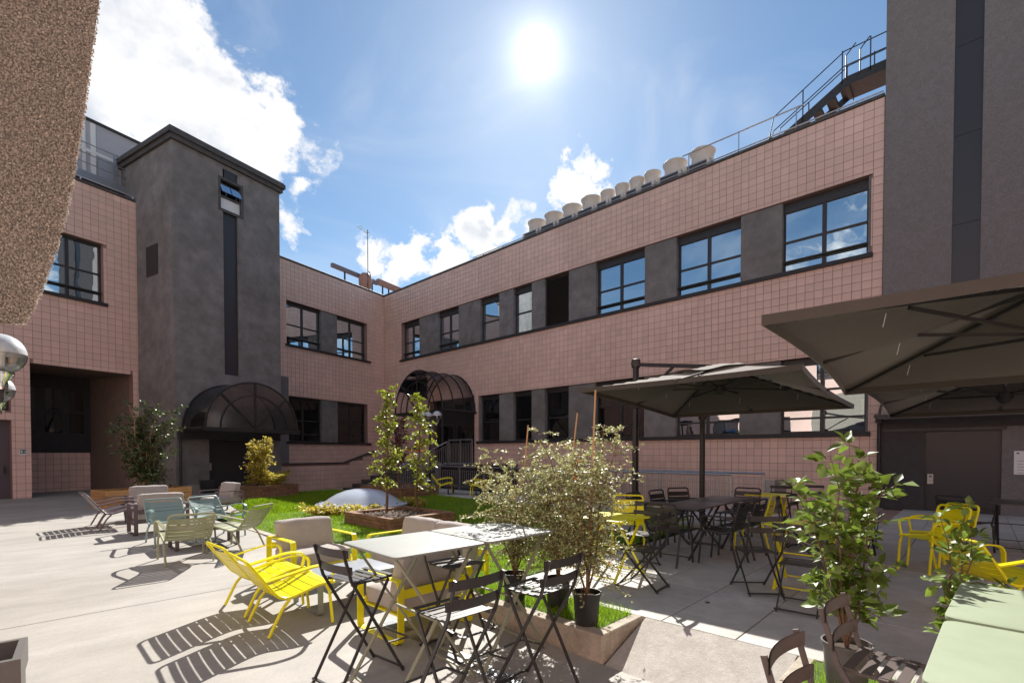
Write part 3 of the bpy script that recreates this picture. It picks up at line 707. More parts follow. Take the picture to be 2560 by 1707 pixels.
for k, (y, big) in enumerate(FAN):
    lab = ('wide' if big else 'narrow')+' beige cowled roof fan, '+words[k]+' from the inner corner'
    if k == 9: lab = 'beige cowled roof fan beneath the end of the tall handrail'
    place(fp_ if big else fs_, USED, (OX+1.15, y, ROOF+.1), PI/2, lab, 'roof fans along the parapet')
B(6.9, 16.2, -1.7, -.62, ROOF-.1, ROOF+.12).build('fan_plinth', 'cap', rw, smooth=0)
def rail(label, pts, r, posts, ph, m='steel', cat='railing', pm=None, name='roof_railing', pz=None):
    t = thing(name, label, cat, pts[0])
    o = Vector(pts[0])
    MB().tube([Vector(p)-o for p in pts], r, 8).build('handrail', m, t)
    for p in posts:
        q = Vector(p)-o; MB().bar(q, q+Vector((0, 0, ph)), .04, .02).build('post', pm or m, t, smooth=0)
    return t
zr = ROOF+.09
rail('low steel safety rail along the fan units on the right wing', [(OX+.08, 19.1, zr+.12), (OX+.08, 2.0, zr+.12)], .022, [(OX+.08, y, zr) for y in (18.3, 16.9, 15.5, 14.3, 12.7, 11.3, 9.8, 7.6, 5.9, 4.2, 2.6)], .12)
rail('tall steel handrail between the last fan and the roof stair', [(OX+.14, 7.85, zr+.74), (OX+.14, 4.0, zr+.74)], .022, [(OX+.14, y, zr) for y in (7.62, 5.9, 4.19)], .74)
rail('pale pipe rail on posts along the left wing parapet', [WL(18, .0, zr+.1), WL(13.6, .0, zr+.1)], .022, [WL(s, 0, zr) for s in (13.62, 15.25, 16.9)], .11, m='steel_pale')
# steel roof stair beside the tall tower
st = thing('roof_stair', 'black steel stair with handrails climbing from the right roof to the tall tower', 'stair', (17.9, 4.0, ROOF))
for dx in (0., .75):
    MB().flat([(dx, 1.15, .15), (dx, -1.05, 1.35), (dx, -2.1, 1.35)], .2 if dx else .26, .03, ref=(1,0,0)).build('stringer', 'metal_dark', st, smooth=0)
    for h in (.95, .5):
        MB().tube([(dx, 1.15, .1+h*.4), (dx, 1.0, .25+h), (dx, -.95, 1.32+h), (dx, -2.1, 1.32+h)], .018, 6).build('handrail', 'metal_dark', st)
    for y, z in ((1.1, .1), (.15, .65), (-.9, 1.3), (-1.6, 1.35), (-2.0, 1.35)):
        MB().bar((dx, y, z), (dx, y, z+(.6 if y > 1 else 1.0)), .03).build('baluster', 'metal_dark', st, smooth=0)
for k in range(6): 
    y = .85-.36*k; z = .30+.196*k
    B(0, .75, y-.14, y+.14, z-.03, z).build('tread', 'metal_dark', st, smooth=0); B(0, .75, y-.14, y-.12, z-.16, z-.03).build('riser', 'metal_dark', st, smooth=0)
B(-.02, .77, -2.1, -.95, 1.2, 1.36).build('landing', 'metal_dark', st, smooth=0)
cg_ = MB()
for y in (-1.0, -1.35): cg_.tube([(-.02, y, 1.4), (-.02, y, 2.1), (.2, y-.2, 2.5)], .018, 6)
cg_.build('safety_gate', 'metal_dark', st)
# grey plant room with rails on the left wing
pr = thing('plant_room', 'grey panelled plant cabin with white posts on the left roof', 'cabin', WL(15.2, -1.2, ROOF+.5), AL+PI)
B(-4.2, 3.4, -3.2, 0, .35, 2.5).build('body', 'cabin', pr, smooth=0)
B(-4.3, 3.5, -3.3, .06, 2.5, 2.6).build('roof', 'metal_dark', pr, smooth=0)
for x, ww in ((-.47, .1), (-.76, .16), (-2.6, .1), (1.3, .1)): B(x-ww/2, x+ww/2, 0.002, .05, .5, 2.45).build('panel_post', 'white', pr, smooth=0)
B(-4.2, 3.4, .002, .04, 1.28, 1.4).build('cross_band', 'white', pr, smooth=0)
B(-1.5, -.9, .05, .09, .45, 1.25).build('door', 'blue_top', pr, smooth=0)
B(-4.3, 3.5, -.3, .45, .02, .32).build('walkway', 'galv', pr, smooth=0)
for x in (-3.2, -1.3, .6, 2.5): B(x-.03, x+.03, .40, .44, .32, 1.42).build('rail_post', 'steel', pr, smooth=0)
for z in (1.4, 1.0, .65): MB().tube([(-4.2, .42, z), (3.4, .42, z)], .018, 6).build('guard_rail', 'steel', pr)
B(-4.3, 3.5, -3.2, .3, -.55, .02).build('support', 'panel_dark', pr, smooth=0)
# corner beam, aerial and bell-shaped vent behind the inner corner parapet
bm = thing('roof_beam', 'long slanting steel beam on short posts behind the inner corner parapet', 'beam', WL(0, -3, ROOF))
bm.rotation_euler.z = AL+PI
B(-2.4, 1.55, -.1, .1, 1.95, 2.2).build('beam', 'beam_grey', bm, smooth=0)
B(-6.5, -2.4, -.12, .12, 2.02, 2.4).build('clad_beam', 'beam_red', bm, smooth=0)
for x in (.5, -1.9, -2.9, -3.5, -4.1, -5): B(x-.04, x+.04, -.04, .04, -.1, 1.98).build('post', 'metal_dark', bm, smooth=0)
B(-6.5, .6, -.5, -.2, -.3, 1.38).build('upstand', 'beam_red', bm, smooth=0)
bv = thing('roof_vent', 'round rust red roof vent behind the slanting beam', 'vent', WL(-.9, -2.6, ROOF))
MB().lathe([(.02, 2.25), (.25, 2.2), (.42, 2.0), (.45, 1.75), (.42, 1.4), (.3, 1.1), (.28, -.2)], 20).build('drum', 'beam_red', bv)
an = thing('tv_aerial', 'thin television aerial mast standing by the slanting roof beam', 'aerial', WL(-.75, -2.2, ROOF)); an.rotation_euler.z = AL+PI
MB().tube([(0,0,-.2),(0,0,5.0)], .025, 6).build('mast', 'metal_dark', an)
MB().tube([(-.1,0,4.75),(.9,0,4.95)], .015, 6).build('boom', 'metal_dark', an)
for k in range(7): MB().tube([(.0+.13*k, -.16, 4.78+.025*k), (.0+.13*k, .16, 4.78+.025*k)], .01, 5).build('element', 'metal_dark', an)
MB().tube([(0,0,1.7),(-.18,0,1.75),(-.24,0,2.0),(-.16,0,2.25),(0,0,2.3)], .03, 6).build('cable_loop', 'metal_dark', an)
# ------------------------------------------------------------------ rough concrete buttress of the wing beside the viewer
bt = thing('concrete_buttress', 'rough pebbledash concrete buttress leaning in over the court', 'buttress', (0, 0, 0))
D0 = 3.3
def bp_(px, py, d): 
    r_ = ray(px, py); k = d/(r_.x*FW[0]+r_.y*FW[1]); return Vector((r_.x*k, r_.y*k, EYE+r_.z*k))
edge = [(285,-260),(253,0),(232,150),(212,300),(190,430),(168,540),(140,640),(105,735),(67,812)]
outl = [bp_(a, b, D0) for a, b in edge]+[bp_(-1500, 770, D0), bp_(-1500, -260, D0)]
back = [p+Vector((-.75, .55, .0)) for p in outl]
m_ = MB(); n_ = len(outl); m_.add(outl+back, [tuple(range(n_)), tuple(range(2*n_-1, n_-1, -1))]+[(i, i+n_, (i+1) % n_+n_, (i+1) % n_) for i in range(n_)])
m_.build('shaft', 'roughcast', bt, smooth=0, bevel=.012, seg=1)
g = np.random.default_rng(9); pts = []
ex = np.array([e[0] for e in edge], float); ey = np.array([e[1] for e in edge], float)
while len(pts) < 11000:
    py = g.uniform(-60, 812); lim = np.interp(py, ey, ex); px = g.uniform(-60, 262)
    if px < lim and py < 812-(67-px)*.02: pts.append(bp_(px, py, D0))
for _ in range(3800):
    k = g.integers(0, len(edge)-1); a, b = outl[k], outl[k+1]; pts.append(a.lerp(b, float(g.uniform())) + Vector((-.75, .55, 0))*float(g.uniform())**1.5)
P_ = np.array([tuple(p) for p in pts]); n = len(P_); r_ = g.uniform(.004, .0085, (n, 1, 1))
octa = np.array([(1,0,0),(-1,0,0),(0,1,0),(0,-1,0),(0,0,1),(0,0,-1)], float)
V = (P_[:, None, :] + octa[None]*r_*g.uniform(.6, 1.25, (n, 6, 1))).reshape(-1, 3)
Fo = np.array([(0,2,4),(2,1,4),(1,3,4),(3,0,4),(2,0,5),(1,2,5),(3,1,5),(0,3,5)]); Fq = (np.arange(n)[:, None, None]*6+Fo[None]).reshape(-1, 3)
tag(link('pebbledash', npmesh('pebbledash', V, Fq, 'pebble', True), bt), kind='stuff')
# ------------------------------------------------------------------ lamps
def globe_lamp(label, loc, h, arms, r=.2, reach=.45):
    t = thing('globe_lamp', label, 'lamp', loc)
    MB().tube([(0,0,0),(0,0,h-.35)], .05, 10).build('post', 'metal_dark', t)
    MB().lathe([(.13, 0), (.13, .04), (.06, .1)], 16).build('foot', 'metal_dark', t)
    for a in arms:
        c = Vector((math.cos(a)*reach, math.sin(a)*reach, h))
        MB().tube(fillet([(0,0,h-.5), (c.x, c.y, h-.5), (c.x, c.y, h-.36)], .12), .022, 8).build('arm', 'metal_dark', t)
        s = MB().lathe([(.05,-.36),(.055,-.28),(.10,-.21),(.105,-.185),(.02,-.18)], 20, c); so = s.build('socket', 'chrome', t, smooth=50)
        MB().lathe([(r*math.cos(q), r*math.sin(q)) for q in [-1.15+i*.115 for i in range(11)]], 28, c).build('lower_globe', 'clear_globe', t, smooth=60)
        MB().lathe([(max(.001, r*math.cos(q)), r*math.sin(q)) for q in [i*PI/20 for i in range(11)]], 28, c).build('upper_shade', 'satin', t, smooth=60)
        MB().lathe([(.001, .09), (.04, .08), (.05, .03), (.035, -.03), (.03, -.17)], 14, c).build('bulb', 'white', t, smooth=60)
globe_lamp('three globe lamp post in front of the corner steps', (13.45, 17.8, -.2), 3.4, (AZ-PI/2-.3, AZ-PI/2-PI+.2, AZ+.4), r=.21, reach=.36)
globe_lamp('globe lamp post standing beside the rough concrete buttress', (-.33, 7.25, cz(7.2)), 2.62, (-.25, 2.2), r=.20, reach=.4)
globe_lamp('globe lamp post standing further back along the left court', (-.37, 10.6, 0), 2.48, (-.2, 2.2), r=.20, reach=.42)
# security camera, floodlight, exit sign, notice
t = thing('security_camera', 'small white security camera in the inner corner', 'camera', (16.9, 26.6, 5.1))
B(-.06,.06,-.1,.1,-.05,.05).build('body', 'white', t, bevel=.01); B(.06,.26,-.03,.03,-.02,.03).build('bracket', 'white', t, smooth=0)
t = thing('floodlight', 'white wall floodlight on an arm at the left stair tower', 'floodlight', WL(13.56, 1.9, 2.55)); t.rotation_euler.z = AL+PI
B(0,.1,-.09,.09,-.07,.07).build('wall_plate', 'white', t, bevel=.01); MB().bar((.1,0,0),(.32,-.25,-.04),.09,.07).build('lamp_head', 'white', t, smooth=0); MB().tube([(.32,-.25,-.04),(.95,-1.2,-.05)], .013, 6).build('arm', 'steel_pale', t)
t = thing('exit_sign', 'small green emergency exit sign on the pink tiled pillar', 'sign', WL(16.93, .012, 1.57)); t.rotation_euler.z = AL+PI
B(-.09,.09,0,.012,-.10,.09).build('plate', 'white', t, smooth=0); B(-.075,.075,.012,.014,-.045,.08).build('green_field', 'sign_green', t, smooth=0)
B(.02,.06,.014,.016,-.02,.055).build('door_mark', 'white', t, smooth=0); B(-.02,.01,.014,.016,.005,.02).build('arrow_mark', 'white', t, smooth=0)
MB().add([(-.06,.015,-.02),(-.03,.015,-.005),(-.035,.015,.03),(-.05,.015,.045),(-.065,.015,.02)], [(0,1,2,3,4)]).build('running_figure', 'white', t, smooth=0)
t = thing('notice', 'white printed notice with a dark table on the right stair tower', 'notice', (17.07, -.85, 1.3)); t.rotation_euler.z = PI/2
B(-.2,.17,0,.01,-.28,.29).build('sheet', 'white', t, smooth=0); B(-.2,-.03,.01,.012,-.27,.06).build('print_table', 'ink', t, smooth=0)
for k in range(5): B(.0,.11,.01,.012,-.24+.07*k,-.232+.07*k).build('print_line', 'ink', t, smooth=0)
for k in range(5): B(-.18,-.05,.012,.0135,-.22+.06*k,-.212+.06*k).build('print_line', 'white', t, smooth=0)
B(.08,.13,.01,.012,.22,.25).build('print_mark', 'ink', t, smooth=0)
# ------------------------------------------------------------------ entrance steps, ramp rails
es = thing('entrance_steps', 'dark stone steps rising to the corner entrance', 'steps', (14.2, 19.5, -.45))
for k in range(8): B(-.42*(8-k), 2.9 if k == 7 else -.42*(7-k)+.02, -1.5-.12*(7-k), 1.5+.10*(7-k), 0 if k == 0 else .181*k, .181*(k+1)-(0 if k < 7 else 0)).build('step', 'cap' if k < 7 else 'concrete', es, smooth=0)
lp = B(0.03, 2.9, -3.7, -1.5, 0, 1.45).build('landing_block', 'panel_dark', es, smooth=0)
def balustrade(label, a, b, h, gap=.11, slope=None, low=.12, posts=(), m='steel', name='balustrade'):
    a = Vector(a); b = Vector(b); t = thing(name, label, 'railing', a); d = b-a; L = d.length; n = max(2, int(Vector((d.x, d.y, 0)).length/gap))
    up = Vector((0, 0, 1))
    MB().tube([up*h, d+up*h], .03, 8).build('handrail', m, t)
    MB().bar(up*(h-.16), d+up*(h-.16), .03, .012).build('upper_rail', m, t, smooth=0); MB().bar(up*low, d+up*low, .03, .012).build('lower_rail', m, t, smooth=0)
    for i in range(n+1):
        p = d*(i/n); MB().bar(p+up*low, p+up*(h-.16), .017).build('baluster', m, t, smooth=0)
    for k in posts:
        p = d*k; MB().bar(p, p+up*(h-.02), .045).build('post', m, t, smooth=0)
balustrade('steel balustrade on the landing under the corner arch', (14.22, 15.83, 1.0), (14.22, 17.4, 1.0), 1.12, posts=(0, .5, 1))
balustrade('sloping steel stair rail beside the globe lamp', (14.2, 17.5, 1.0), (11.6, 17.5, -.1), 1.05, posts=(0, .5, 1))
balustrade('long steel ramp balustrade behind the yellow lounge chairs', (13.15, 16.9, 0), (13.15, 4.6, 0), .98, gap=.12, posts=(0, .12, .24, .36, .48, .6, .72, .84, 1))
balustrade('second steel balustrade along the ramp by the tiled wall', (14.5, 8.6, -.1), (14.5, 4.2, -.1), 1.08, gap=.13, posts=(0, .3, .6, 1))
t = thing('ramp_gate', 'grey sheet metal panel closing the ramp end by the tiled wall', 'panel', (14.5, 4.05, -.2))
B(-.02,.02,-.12,.12,0,1.0).build('sheet', 'galv', t, smooth=0); B(.03,1.2,-.1,-.06,.05,1.0).build('side_sheet', 'galv', t, smooth=0)
# ------------------------------------------------------------------ furniture prototypes (local: front = -y, width = x)
def slat_chair(name, cat, paint, prof, seat_n, back_n, w, legs, arm, tr=.0145, arms=True):
    """tube-framed chair with curved metal slats; prof = side profile (y, z) from seat front to back top"""
    t = thing(name, '', cat)
    P = [Vector((0, y, z)) for y, z in prof]; C = fillet(P, .12, 5)
    D = [0]
    for a, b in zip(C, C[1:]): D.append(D[-1]+(b-a).length)
    def at(q):
        q *= D[-1]
        for i in range(len(C)-1):
            if q <= D[i+1]+1e-9: k = (q-D[i])/(D[i+1]-D[i]); return C[i].lerp(C[i+1], k), (C[i+1]-C[i]).normalized()
        return C[-1], (C[-1]-C[-2]).normalized()
    hw = w/2
    path = [Vector((-hw, p.y, p.z)) for p in C]; top = C[-1]
    loop = path+[Vector((hw, p.y, p.z)) for p in C[::-1]]
    i = len(path); loop = path[:-1]+fillet([path[-2], path[-1], loop[i], loop[i+1]], .06, 4)[1:-1]+loop[i+1:]
    MB().tube(loop, tr, 8).build('frame', paint, t)
    tot = seat_n+back_n; qs = seat_len = None
    # share of the profile taken by the seat
    bend = sum((P[k+1]-P[k]).length for k in range(len(P)-2))/sum((P[k+1]-P[k]).length for k in range(len(P)-1))
    spans = [(bend*k/seat_n, bend*(k+1)/seat_n, .010) for k in range(seat_n)]+[(bend+(.965-bend)*k/back_n, bend+(.965-bend)*(k+1)/back_n, .022) for k in range(back_n-0)]
    for k, (a, b, sag) in enumerate(spans):
        if k == tot-1: b = a+(b-a)*.75
        g = (b-a)*(.045 if k < seat_n else .075)
        m_ = MB(); rows = []
        for q in (a+g, (a+b)/2, b-g):
            p, d = at(q); nrm_ = Vector((0, -d.z, d.y)); rows.append((p, nrm_))
        def fn(u, v, rows=rows, sag=sag):
            i = min(1, int(v*2)); f = v*2-i; p = rows[i][0].lerp(rows[i+1][0], f); n_ = rows[i][1].lerp(rows[i+1][1], f)
            x = (2*u-1)*(hw-.004); return p+Vector((x, 0, 0))-n_*(-sag)*(1-(2*u-1)**2)*(-1 if True else 1)
        m_.grid(fn, 8, 2)
        k0 = len(m_.v); m_.grid(lambda u, v: Vector(fn(1-u, v))+rows[1][1]*.004, 8, 2)
        m_.build('seat_slat' if k < seat_n else 'back_slat', paint, t, smooth=50)
    for s in (-1, 1):
        for lg in legs: MB().tube(fillet([(s*hw, *lg[0]), *[(s*(hw+.012), *q) for q in lg[1:]]], .06), tr*1.05, 8).build('leg', paint, t)
        if arms:
            pth = fillet([(s*(hw+.005), *arm[0])]+[(s*(hw+.035), *q) for q in arm[1:-1]]+[(s*(hw+.0), *arm[-1])], .09, 5)
            (MB().flat(pth, .016, .044, ref=(1,0,0)) if cat == 'armchair' else MB().tube(pth, tr*.95, 8)).build('armrest', paint, t)
    return t
LOW = dict(prof=[(-.31,.40),(-.18,.405),(.20,.30),(.50,.72)], seat_n=5, back_n=7, w=.56,
           legs=[[(-.22,.39),(-.25,.32),(-.28,0)], [(.13,.31),(.20,.24),(.32,0)]], arm=[(-.27,.40),(-.30,.57),(-.12,.60),(.34,.51)])
DIN = dict(prof=[(-.22,.46),(-.12,.465),(.20,.44),(.30,.86)], seat_n=5, back_n=3, w=.46,
           legs=[[(-.18,.45),(-.2,.38),(-.23,0)], [(.17,.43),(.2,.36),(.29,0)]], arm=[(-.19,.46),(-.21,.66),(-.05,.68),(.25,.66)])
SID = dict(DIN); 
def low(p): return slat_chair('low_armchair', 'armchair', p, **LOW)
def din(p, arms=True): return slat_chair('dining_chair', 'chair', p, arms=arms, **DIN)
def bistro(name, paint, hs, w=.40, d=.36, foot=False, cat='chair', back=.42):
    """folding slatted chair or bar stool with crossed flat-bar legs"""
    t = thing(name, '', cat); hw = w/2; hd = d/2; sp = .05*hs/.45
    for s in (-1, 1):
        x = s*(hw-.012)
        # long bar: back top -> through seat rear -> front foot ; short bar: seat front -> rear foot
        MB().flat([(x, hd+.09, hs+back), (x, hd+.02, hs+.02), (x, -hd-sp, 0)], .022, .012, ref=(1,0,0)).build('back_leg', paint, t, smooth=0)
        MB().flat([(x-s*.018, -hd+.04, hs-.02), (x-s*.018, hd+sp+.03, 0)], .022, .012, ref=(1,0,0)).build('front_leg', paint, t, smooth=0)
        MB().flat([(x-s*.034, -hd, hs-.012), (x-s*.034, hd, hs-.012)], .02, .010, ref=(1,0,0)).build('seat_rail', paint, t, smooth=0)
    for k in range(6):
        y = -hd+.02+k*(d-.04)/5; zz = hs+.004-.012*math.sin(PI*k/5)
        B(-hw+.02, hw-.02, y-.022, y+.022, zz-.002, zz+.003).build('seat_slat', paint, t, smooth=0)
    for z, dz in ((hs+back-.035, .058), (hs+back-.16, .058)):
        yb = hd+.02+.07*(z-hs)/back
        MB().grid(lambda u, v: ((2*u-1)*(hw+.012), yb+.015-.035*(2*u-1)**2+.0, z-dz/2+dz*v), 10, 1).grid(lambda u, v: ((1-2*u)*(hw+.012), yb+.021-.035*(2*u-1)**2, z-dz/2+dz*v), 10, 1).build('back_slat', paint, t, smooth=50)
    B(-hw, hw, -hd-sp-.012+.01, -hd-sp+.012, .02, .034).build('foot_bar', paint, t, smooth=0); B(-hw+.01, hw-.01, hd+sp+.01, hd+sp+.03, .02, .034).build('foot_bar', paint, t, smooth=0)
    if foot:
        q = -hd-.14
        MB().flat(fillet([(-hw+.01, -hd*.55, .27), (-hw+.01, q, .25), (hw-.01, q, .25), (hw-.01, -hd*.55, .27)], .03), .022, .008, ref=(0,0,1)).build('footrest', paint, t, smooth=0)
    return t
def lounge(name, paint, w=.82, seats=1, seed=1, cat='armchair'):
    """flat-bar loop frame with seat and back cushions"""
    t = thing(name, '', cat); W = w*seats if seats > 1 else w; hw = W/2
    for s in (-1, 1):
        lp = fillet([(s*hw, -.36, .0), (s*hw, .34, .0), (s*hw, .34, .56), (s*hw, -.36, .56)], .05, 4, closed=True)
        MB().flat([(p.x, p.y, p.z+.006) for p in lp], .014, .065, closed=True, ref=(1,0,0)).build('side_loop', paint, t, smooth=30)
    f = MB(); f.box(-hw+.03, hw-.03, -.335, -.32, .22, .30); f.box(-hw+.03, hw-.03, .30, .315, .22, .30); f.box(-hw+.03, hw-.03, .317, .33, .40, .48); f.box(-hw+.03, hw-.03, -.32, .30, .225, .24)
    f.build('seat_frame', paint, t, smooth=0)
    cw = (W-.09)/seats
    for k in range(seats):
        cx = -W/2+.045+cw*(k+.5)
        cushion(cx, -.03, .325, cw/2-.004, .335, .085, .034, puff=.008, seed=seed+k).build('seat_cushion', 'cushion', t, smooth=60, weld=True)
        cushion(cx, .15, .565, cw/2-.004, .085, .20, .036, puff=.008, lean=.22, seed=seed+9+k).build('back_cushion', 'cushion', t, smooth=60, weld=True)
        B(cx+cw/2-.006, cx+cw/2-.002, .16, .18, .5, .53).build('care_label', 'white', t, smooth=0)
    return t
def rpoly(hx, hy, r, k=5): 
    return [(p.x, p.y) for p in fillet([(-hx,-hy,0),(hx,-hy,0),(hx,hy,0),(-hx,hy,0)], r, k, closed=True)]
def xtable(name, top, leg, hx, hy, h, cat='table', r=.07):
    t = thing(name, '', cat)
    m_ = MB().prism(rpoly(hx, hy, r), h-.018, h); m_.build('table_top', top, t, smooth=30, bevel=.004, seg=2)
    for s in (-1, 1):
        y = s*(hy-.09)
        MB().bar((-hx+.06, y, h-.02), (hx-.02, y, 0), .032, .012).build('leg', leg, t, smooth=0)
        MB().bar((hx-.06, y-s*.02, h-.02), (-hx+.02, y-s*.02, 0), .032, .012).build('leg', leg, t, smooth=0)
    for x, z in ((-hx+.05, .04), (hx-.05, .04), (0, h*.5)): MB().bar((x, -hy+.1, z), (x, hy-.1, z), .014).build('stretcher', leg, t, smooth=0)
    MB().box(-hx+.05, hx-.05, -hy+.09, -hy+.12, h-.036, h-.018).box(-hx+.05, hx-.05, hy-.12, hy-.09, h-.036, h-.018).build('top_rail', leg, t, smooth=0)
    return t
def lowtable(name, top, leg, hx, hy, h):
    t = thing(name, '', 'table')
    cush = MB().prism(rpoly(hx, hy, .04), h-.05, h); cush.build('table_top', top, t, smooth=30, bevel=.006)
    for s in (-1, 1):
        lp = [(s*(hx-.08), -hy+.03, .006), (s*(hx-.08), hy-.03, .006), (s*(hx-.08), hy-.03, h-.05), (s*(hx-.08), -hy+.03, h-.05)]
        MB().flat(fillet(lp, .02, 3, closed=True), .014, .055, closed=True, ref=(1,0,0)).build('sled_leg', leg, t, smooth=0)
    return t
def R(phi): return math.radians(phi)+PI/2        # rotation so that the front faces heading phi
def put(proto, x, y, phi, label, group=None, z=None):
    zz = (cz(y) if x < 3.47 else 0.) if z is None else z
    return place(proto, USED, (x, y, zz), R(phi), label, group)
# ------------------------------------------------------------------ left lounge group
pl = low('plum_paint'); te = low('teal_paint'); ol = low('olive_paint'); ye = low('yellow')
put(pl, 1.73, 13.44, 2, 'dark plum slatted armchair near the left brick planter')
put(pl, 1.73, 12.75, -2, 'dark plum slatted armchair nearer the teal armchairs')
put(te, 2.08, 10.05, -88, 'teal slatted armchair behind the olive one, against the cushioned back')
put(te, 2.85, 10.1, -70, 'teal slatted armchair facing the low plum table, nearer the lawn')
put(ol, 1.93, 8.5, 88, 'olive slatted armchair with its back to the open court')
put(ol, 2.72, 8.86, 128, 'olive slatted armchair turned towards the teal ones, nearer the lawn')
lgd = lounge('cushioned_armchair', 'plum_paint', seed=2)
put(lgd, 2.2, 11.62, 90, 'grey cushioned armchair with dark frame behind a teal chair')
put(lgd, 2.5, 13.95, -90, 'grey cushioned armchair with dark frame in front of the left planter')
put(lgd, 4.05, 14.2, 190, 'grey cushioned armchair with dark frame on the lawn edge')
put(lowtable('low_table', 'plum_paint', 'plum_paint', .52, .26, .33), 2.42, 9.42, -90, 'low plum metal table between the olive and teal armchairs')
# yellow lounge group
put(ye, 2.04, 5.66, 1, 'yellow slatted armchair next to the far cushioned yellow armchair')
put(ye, 2.03, 4.94, -2, 'yellow slatted armchair with its legs out over the open court')
lgy = lounge('cushioned_armchair', 'yellow', seed=5)
put(lgy, 2.87, 6.35, -88, 'grey cushioned armchair with yellow frame facing the low blue table')
put(lgy, 2.88, 4.04, 90, 'grey cushioned armchair with yellow frame, its back against the bar table')
lsy = lounge('cushioned_sofa', 'yellow', w=.76, seats=2, seed=8, cat='sofa')
put(lsy, 3.72, 5.02, 180, 'two seat grey sofa with yellow frame backing onto the lawn', z=-.1)
put(lowtable('low_table', 'blue_top', 'galv', .5, .33, .36), 2.72, 5.2, -90, 'low grey blue table among the yellow armchairs')
# ------------------------------------------------------------------ bar tables and stools
ht = xtable('bar_table', 'grey_top', 'sage_leg', .395, .395, 1.06, r=.06)
put(ht, 2.19, 3.10, 87, 'tall pale grey folding table near the yellow armchairs', z=-.2)
put(ht, 3.0, 3.08, 88, 'tall pale grey folding table reaching over the lawn kerb', z=-.2)
ht2 = xtable('bar_table', 'sage_top', 'sage_leg', .40, .40, 1.08, r=.06)
put(ht2, 2.30, -.30, 88, 'tall sage green folding table with a stool pulled out', z=-.23)
put(ht2, 3.13, -.33, 87, 'tall sage green folding table beside the leafy potted plant', z=-.23)
bs = bistro('bar_stool', 'dark_paint', .78, foot=True, cat='stool', back=.26)
put(bs, 1.94, 3.46, 5, 'dark slatted bar stool facing the bar table end by the yellow chairs')
put(bs, 1.97, 2.38, 88, 'dark slatted bar stool on the near side of the bar table, open court behind')
put(bs, 2.73, 2.33, 90, 'dark slatted bar stool beside the lawn kerb and black pot')
put(bs, 2.76, 3.28, -92, 'dark slatted bar stool tucked under the bar table by the cushions')
bb = bistro('bar_stool', 'brown_paint', .78, foot=True, cat='stool', back=.26)
put(bb, 2.08, .27, -92, 'brown slatted bar stool at the outer sage green table')
put(bb, 2.84, .24, -94, 'brown slatted bar stool under the leafy potted plant')
# ------------------------------------------------------------------ terrace furniture
dk = din('dark_paint'); yc = din('yellow', arms=False); yd = din('yellow')
lt = xtable('dining_table', 'black_table', 'dark_paint', .63, .36, .74, r=.03)
put(lt, 7.43, 3.22, -90, 'long dark table end nearer the yellow bistro table')
put(lt, 8.70, 3.22, -90, 'long dark table end nearer the tiled wall')
put(dk, 6.52, 3.12, 0, 'dark slatted armchair at the head of the long dark table')
put(dk, 7.02, 2.58, 92, 'dark slatted armchair on the near side of the long dark table')
put(dk, 7.72, 2.56, 88, 'dark slatted armchair on the long table beside the yellow chair')
put(yc, 8.50, 2.62, 95, 'yellow slatted chair at the near side of the long dark table')
for x, p, l in ((7.5, -90, 'dark slatted armchair across the long table beside the parasol mast'), (8.3, -95, 'dark slatted armchair across the long table in the middle'), (9.0, -120, 'dark slatted armchair across the long table, turned aside')):
    put(dk, x, 3.95, p, l)
put(dk, 9.75, 3.2, 180, 'dark slatted armchair at the wall end of the long dark table')
put(yc, 6.75, 3.9, -150, 'yellow slatted chair behind the yellow bistro table')
yt = xtable('bistro_table', 'yellow', 'yellow', .36, .36, .74, r=.05)
put(yt, 5.35, 3.33, -90, 'yellow folding bistro table beside the black pot shrubs')
put(yt, 6.38, 1.40, -88, 'yellow folding bistro table behind the leafy potted plant')
put(yt, 10.35, 2.9, -90, 'yellow folding bistro table near the tiled wall')
bc = bistro('folding_chair', 'dark_paint', .45)
put(bc, 5.12, 2.78, 95, 'dark folding chair at the yellow table, sunlit seat')
put(bc, 5.98, 3.28, 182, 'dark folding chair between the yellow table and the long dark table')
put(bc, 5.48, 1.24, 4, 'dark folding chair with its back to the ramp at a yellow table')
put(bc, 5.88, 1.78, 40, 'dark folding chair beside the near yellow table')
put(bc, 10.9, 2.9, 180, 'dark folding chair behind the far yellow table')
put(bc, 11.6, 2.4, 200, 'dark folding chair alone by the tiled wall')
put(bc, 8.35, 1.95, -80, 'black folding chair at the pale table behind the leafy plant')
put(bc, 8.95, 1.92, -95, 'black folding chair beside another at the pale table')
pt = xtable('bistro_table', 'grey_top', 'dark_paint', .36, .36, .72, r=.05)
put(pt, 8.75, 1.35, -90, 'pale folding bistro table behind the leafy potted plant')
put(bc, 9.5, 1.3, 180, 'black folding chair at the wall side of the pale table')
put(yd, 8.22, .40, 134, 'yellow slatted armchair standing on the terrace before the dark door')
put(yd, 8.62, .33, 134, 'yellow slatted armchair pushed in behind its twin before the dark door')
put(ye, 6.72, -.22, -47, 'low yellow slatted armchair behind the sage green tables')
dt = xtable('dining_table', 'black_table', 'dark_paint', .55, .38, .74, r=.03)
put(dt, 11.5, -.55, -90, 'dark dining table before the right tower door')
put(dk, 10.6, .1, -40, 'dark slatted armchair at the right tower door')
put(dk, 11.9, -1.2, 90, 'dark slatted armchair below the white notice')
put(dk, 10.9, -1.25, 80, 'dark slatted armchair at the dark table, far side of the yellow chairs')
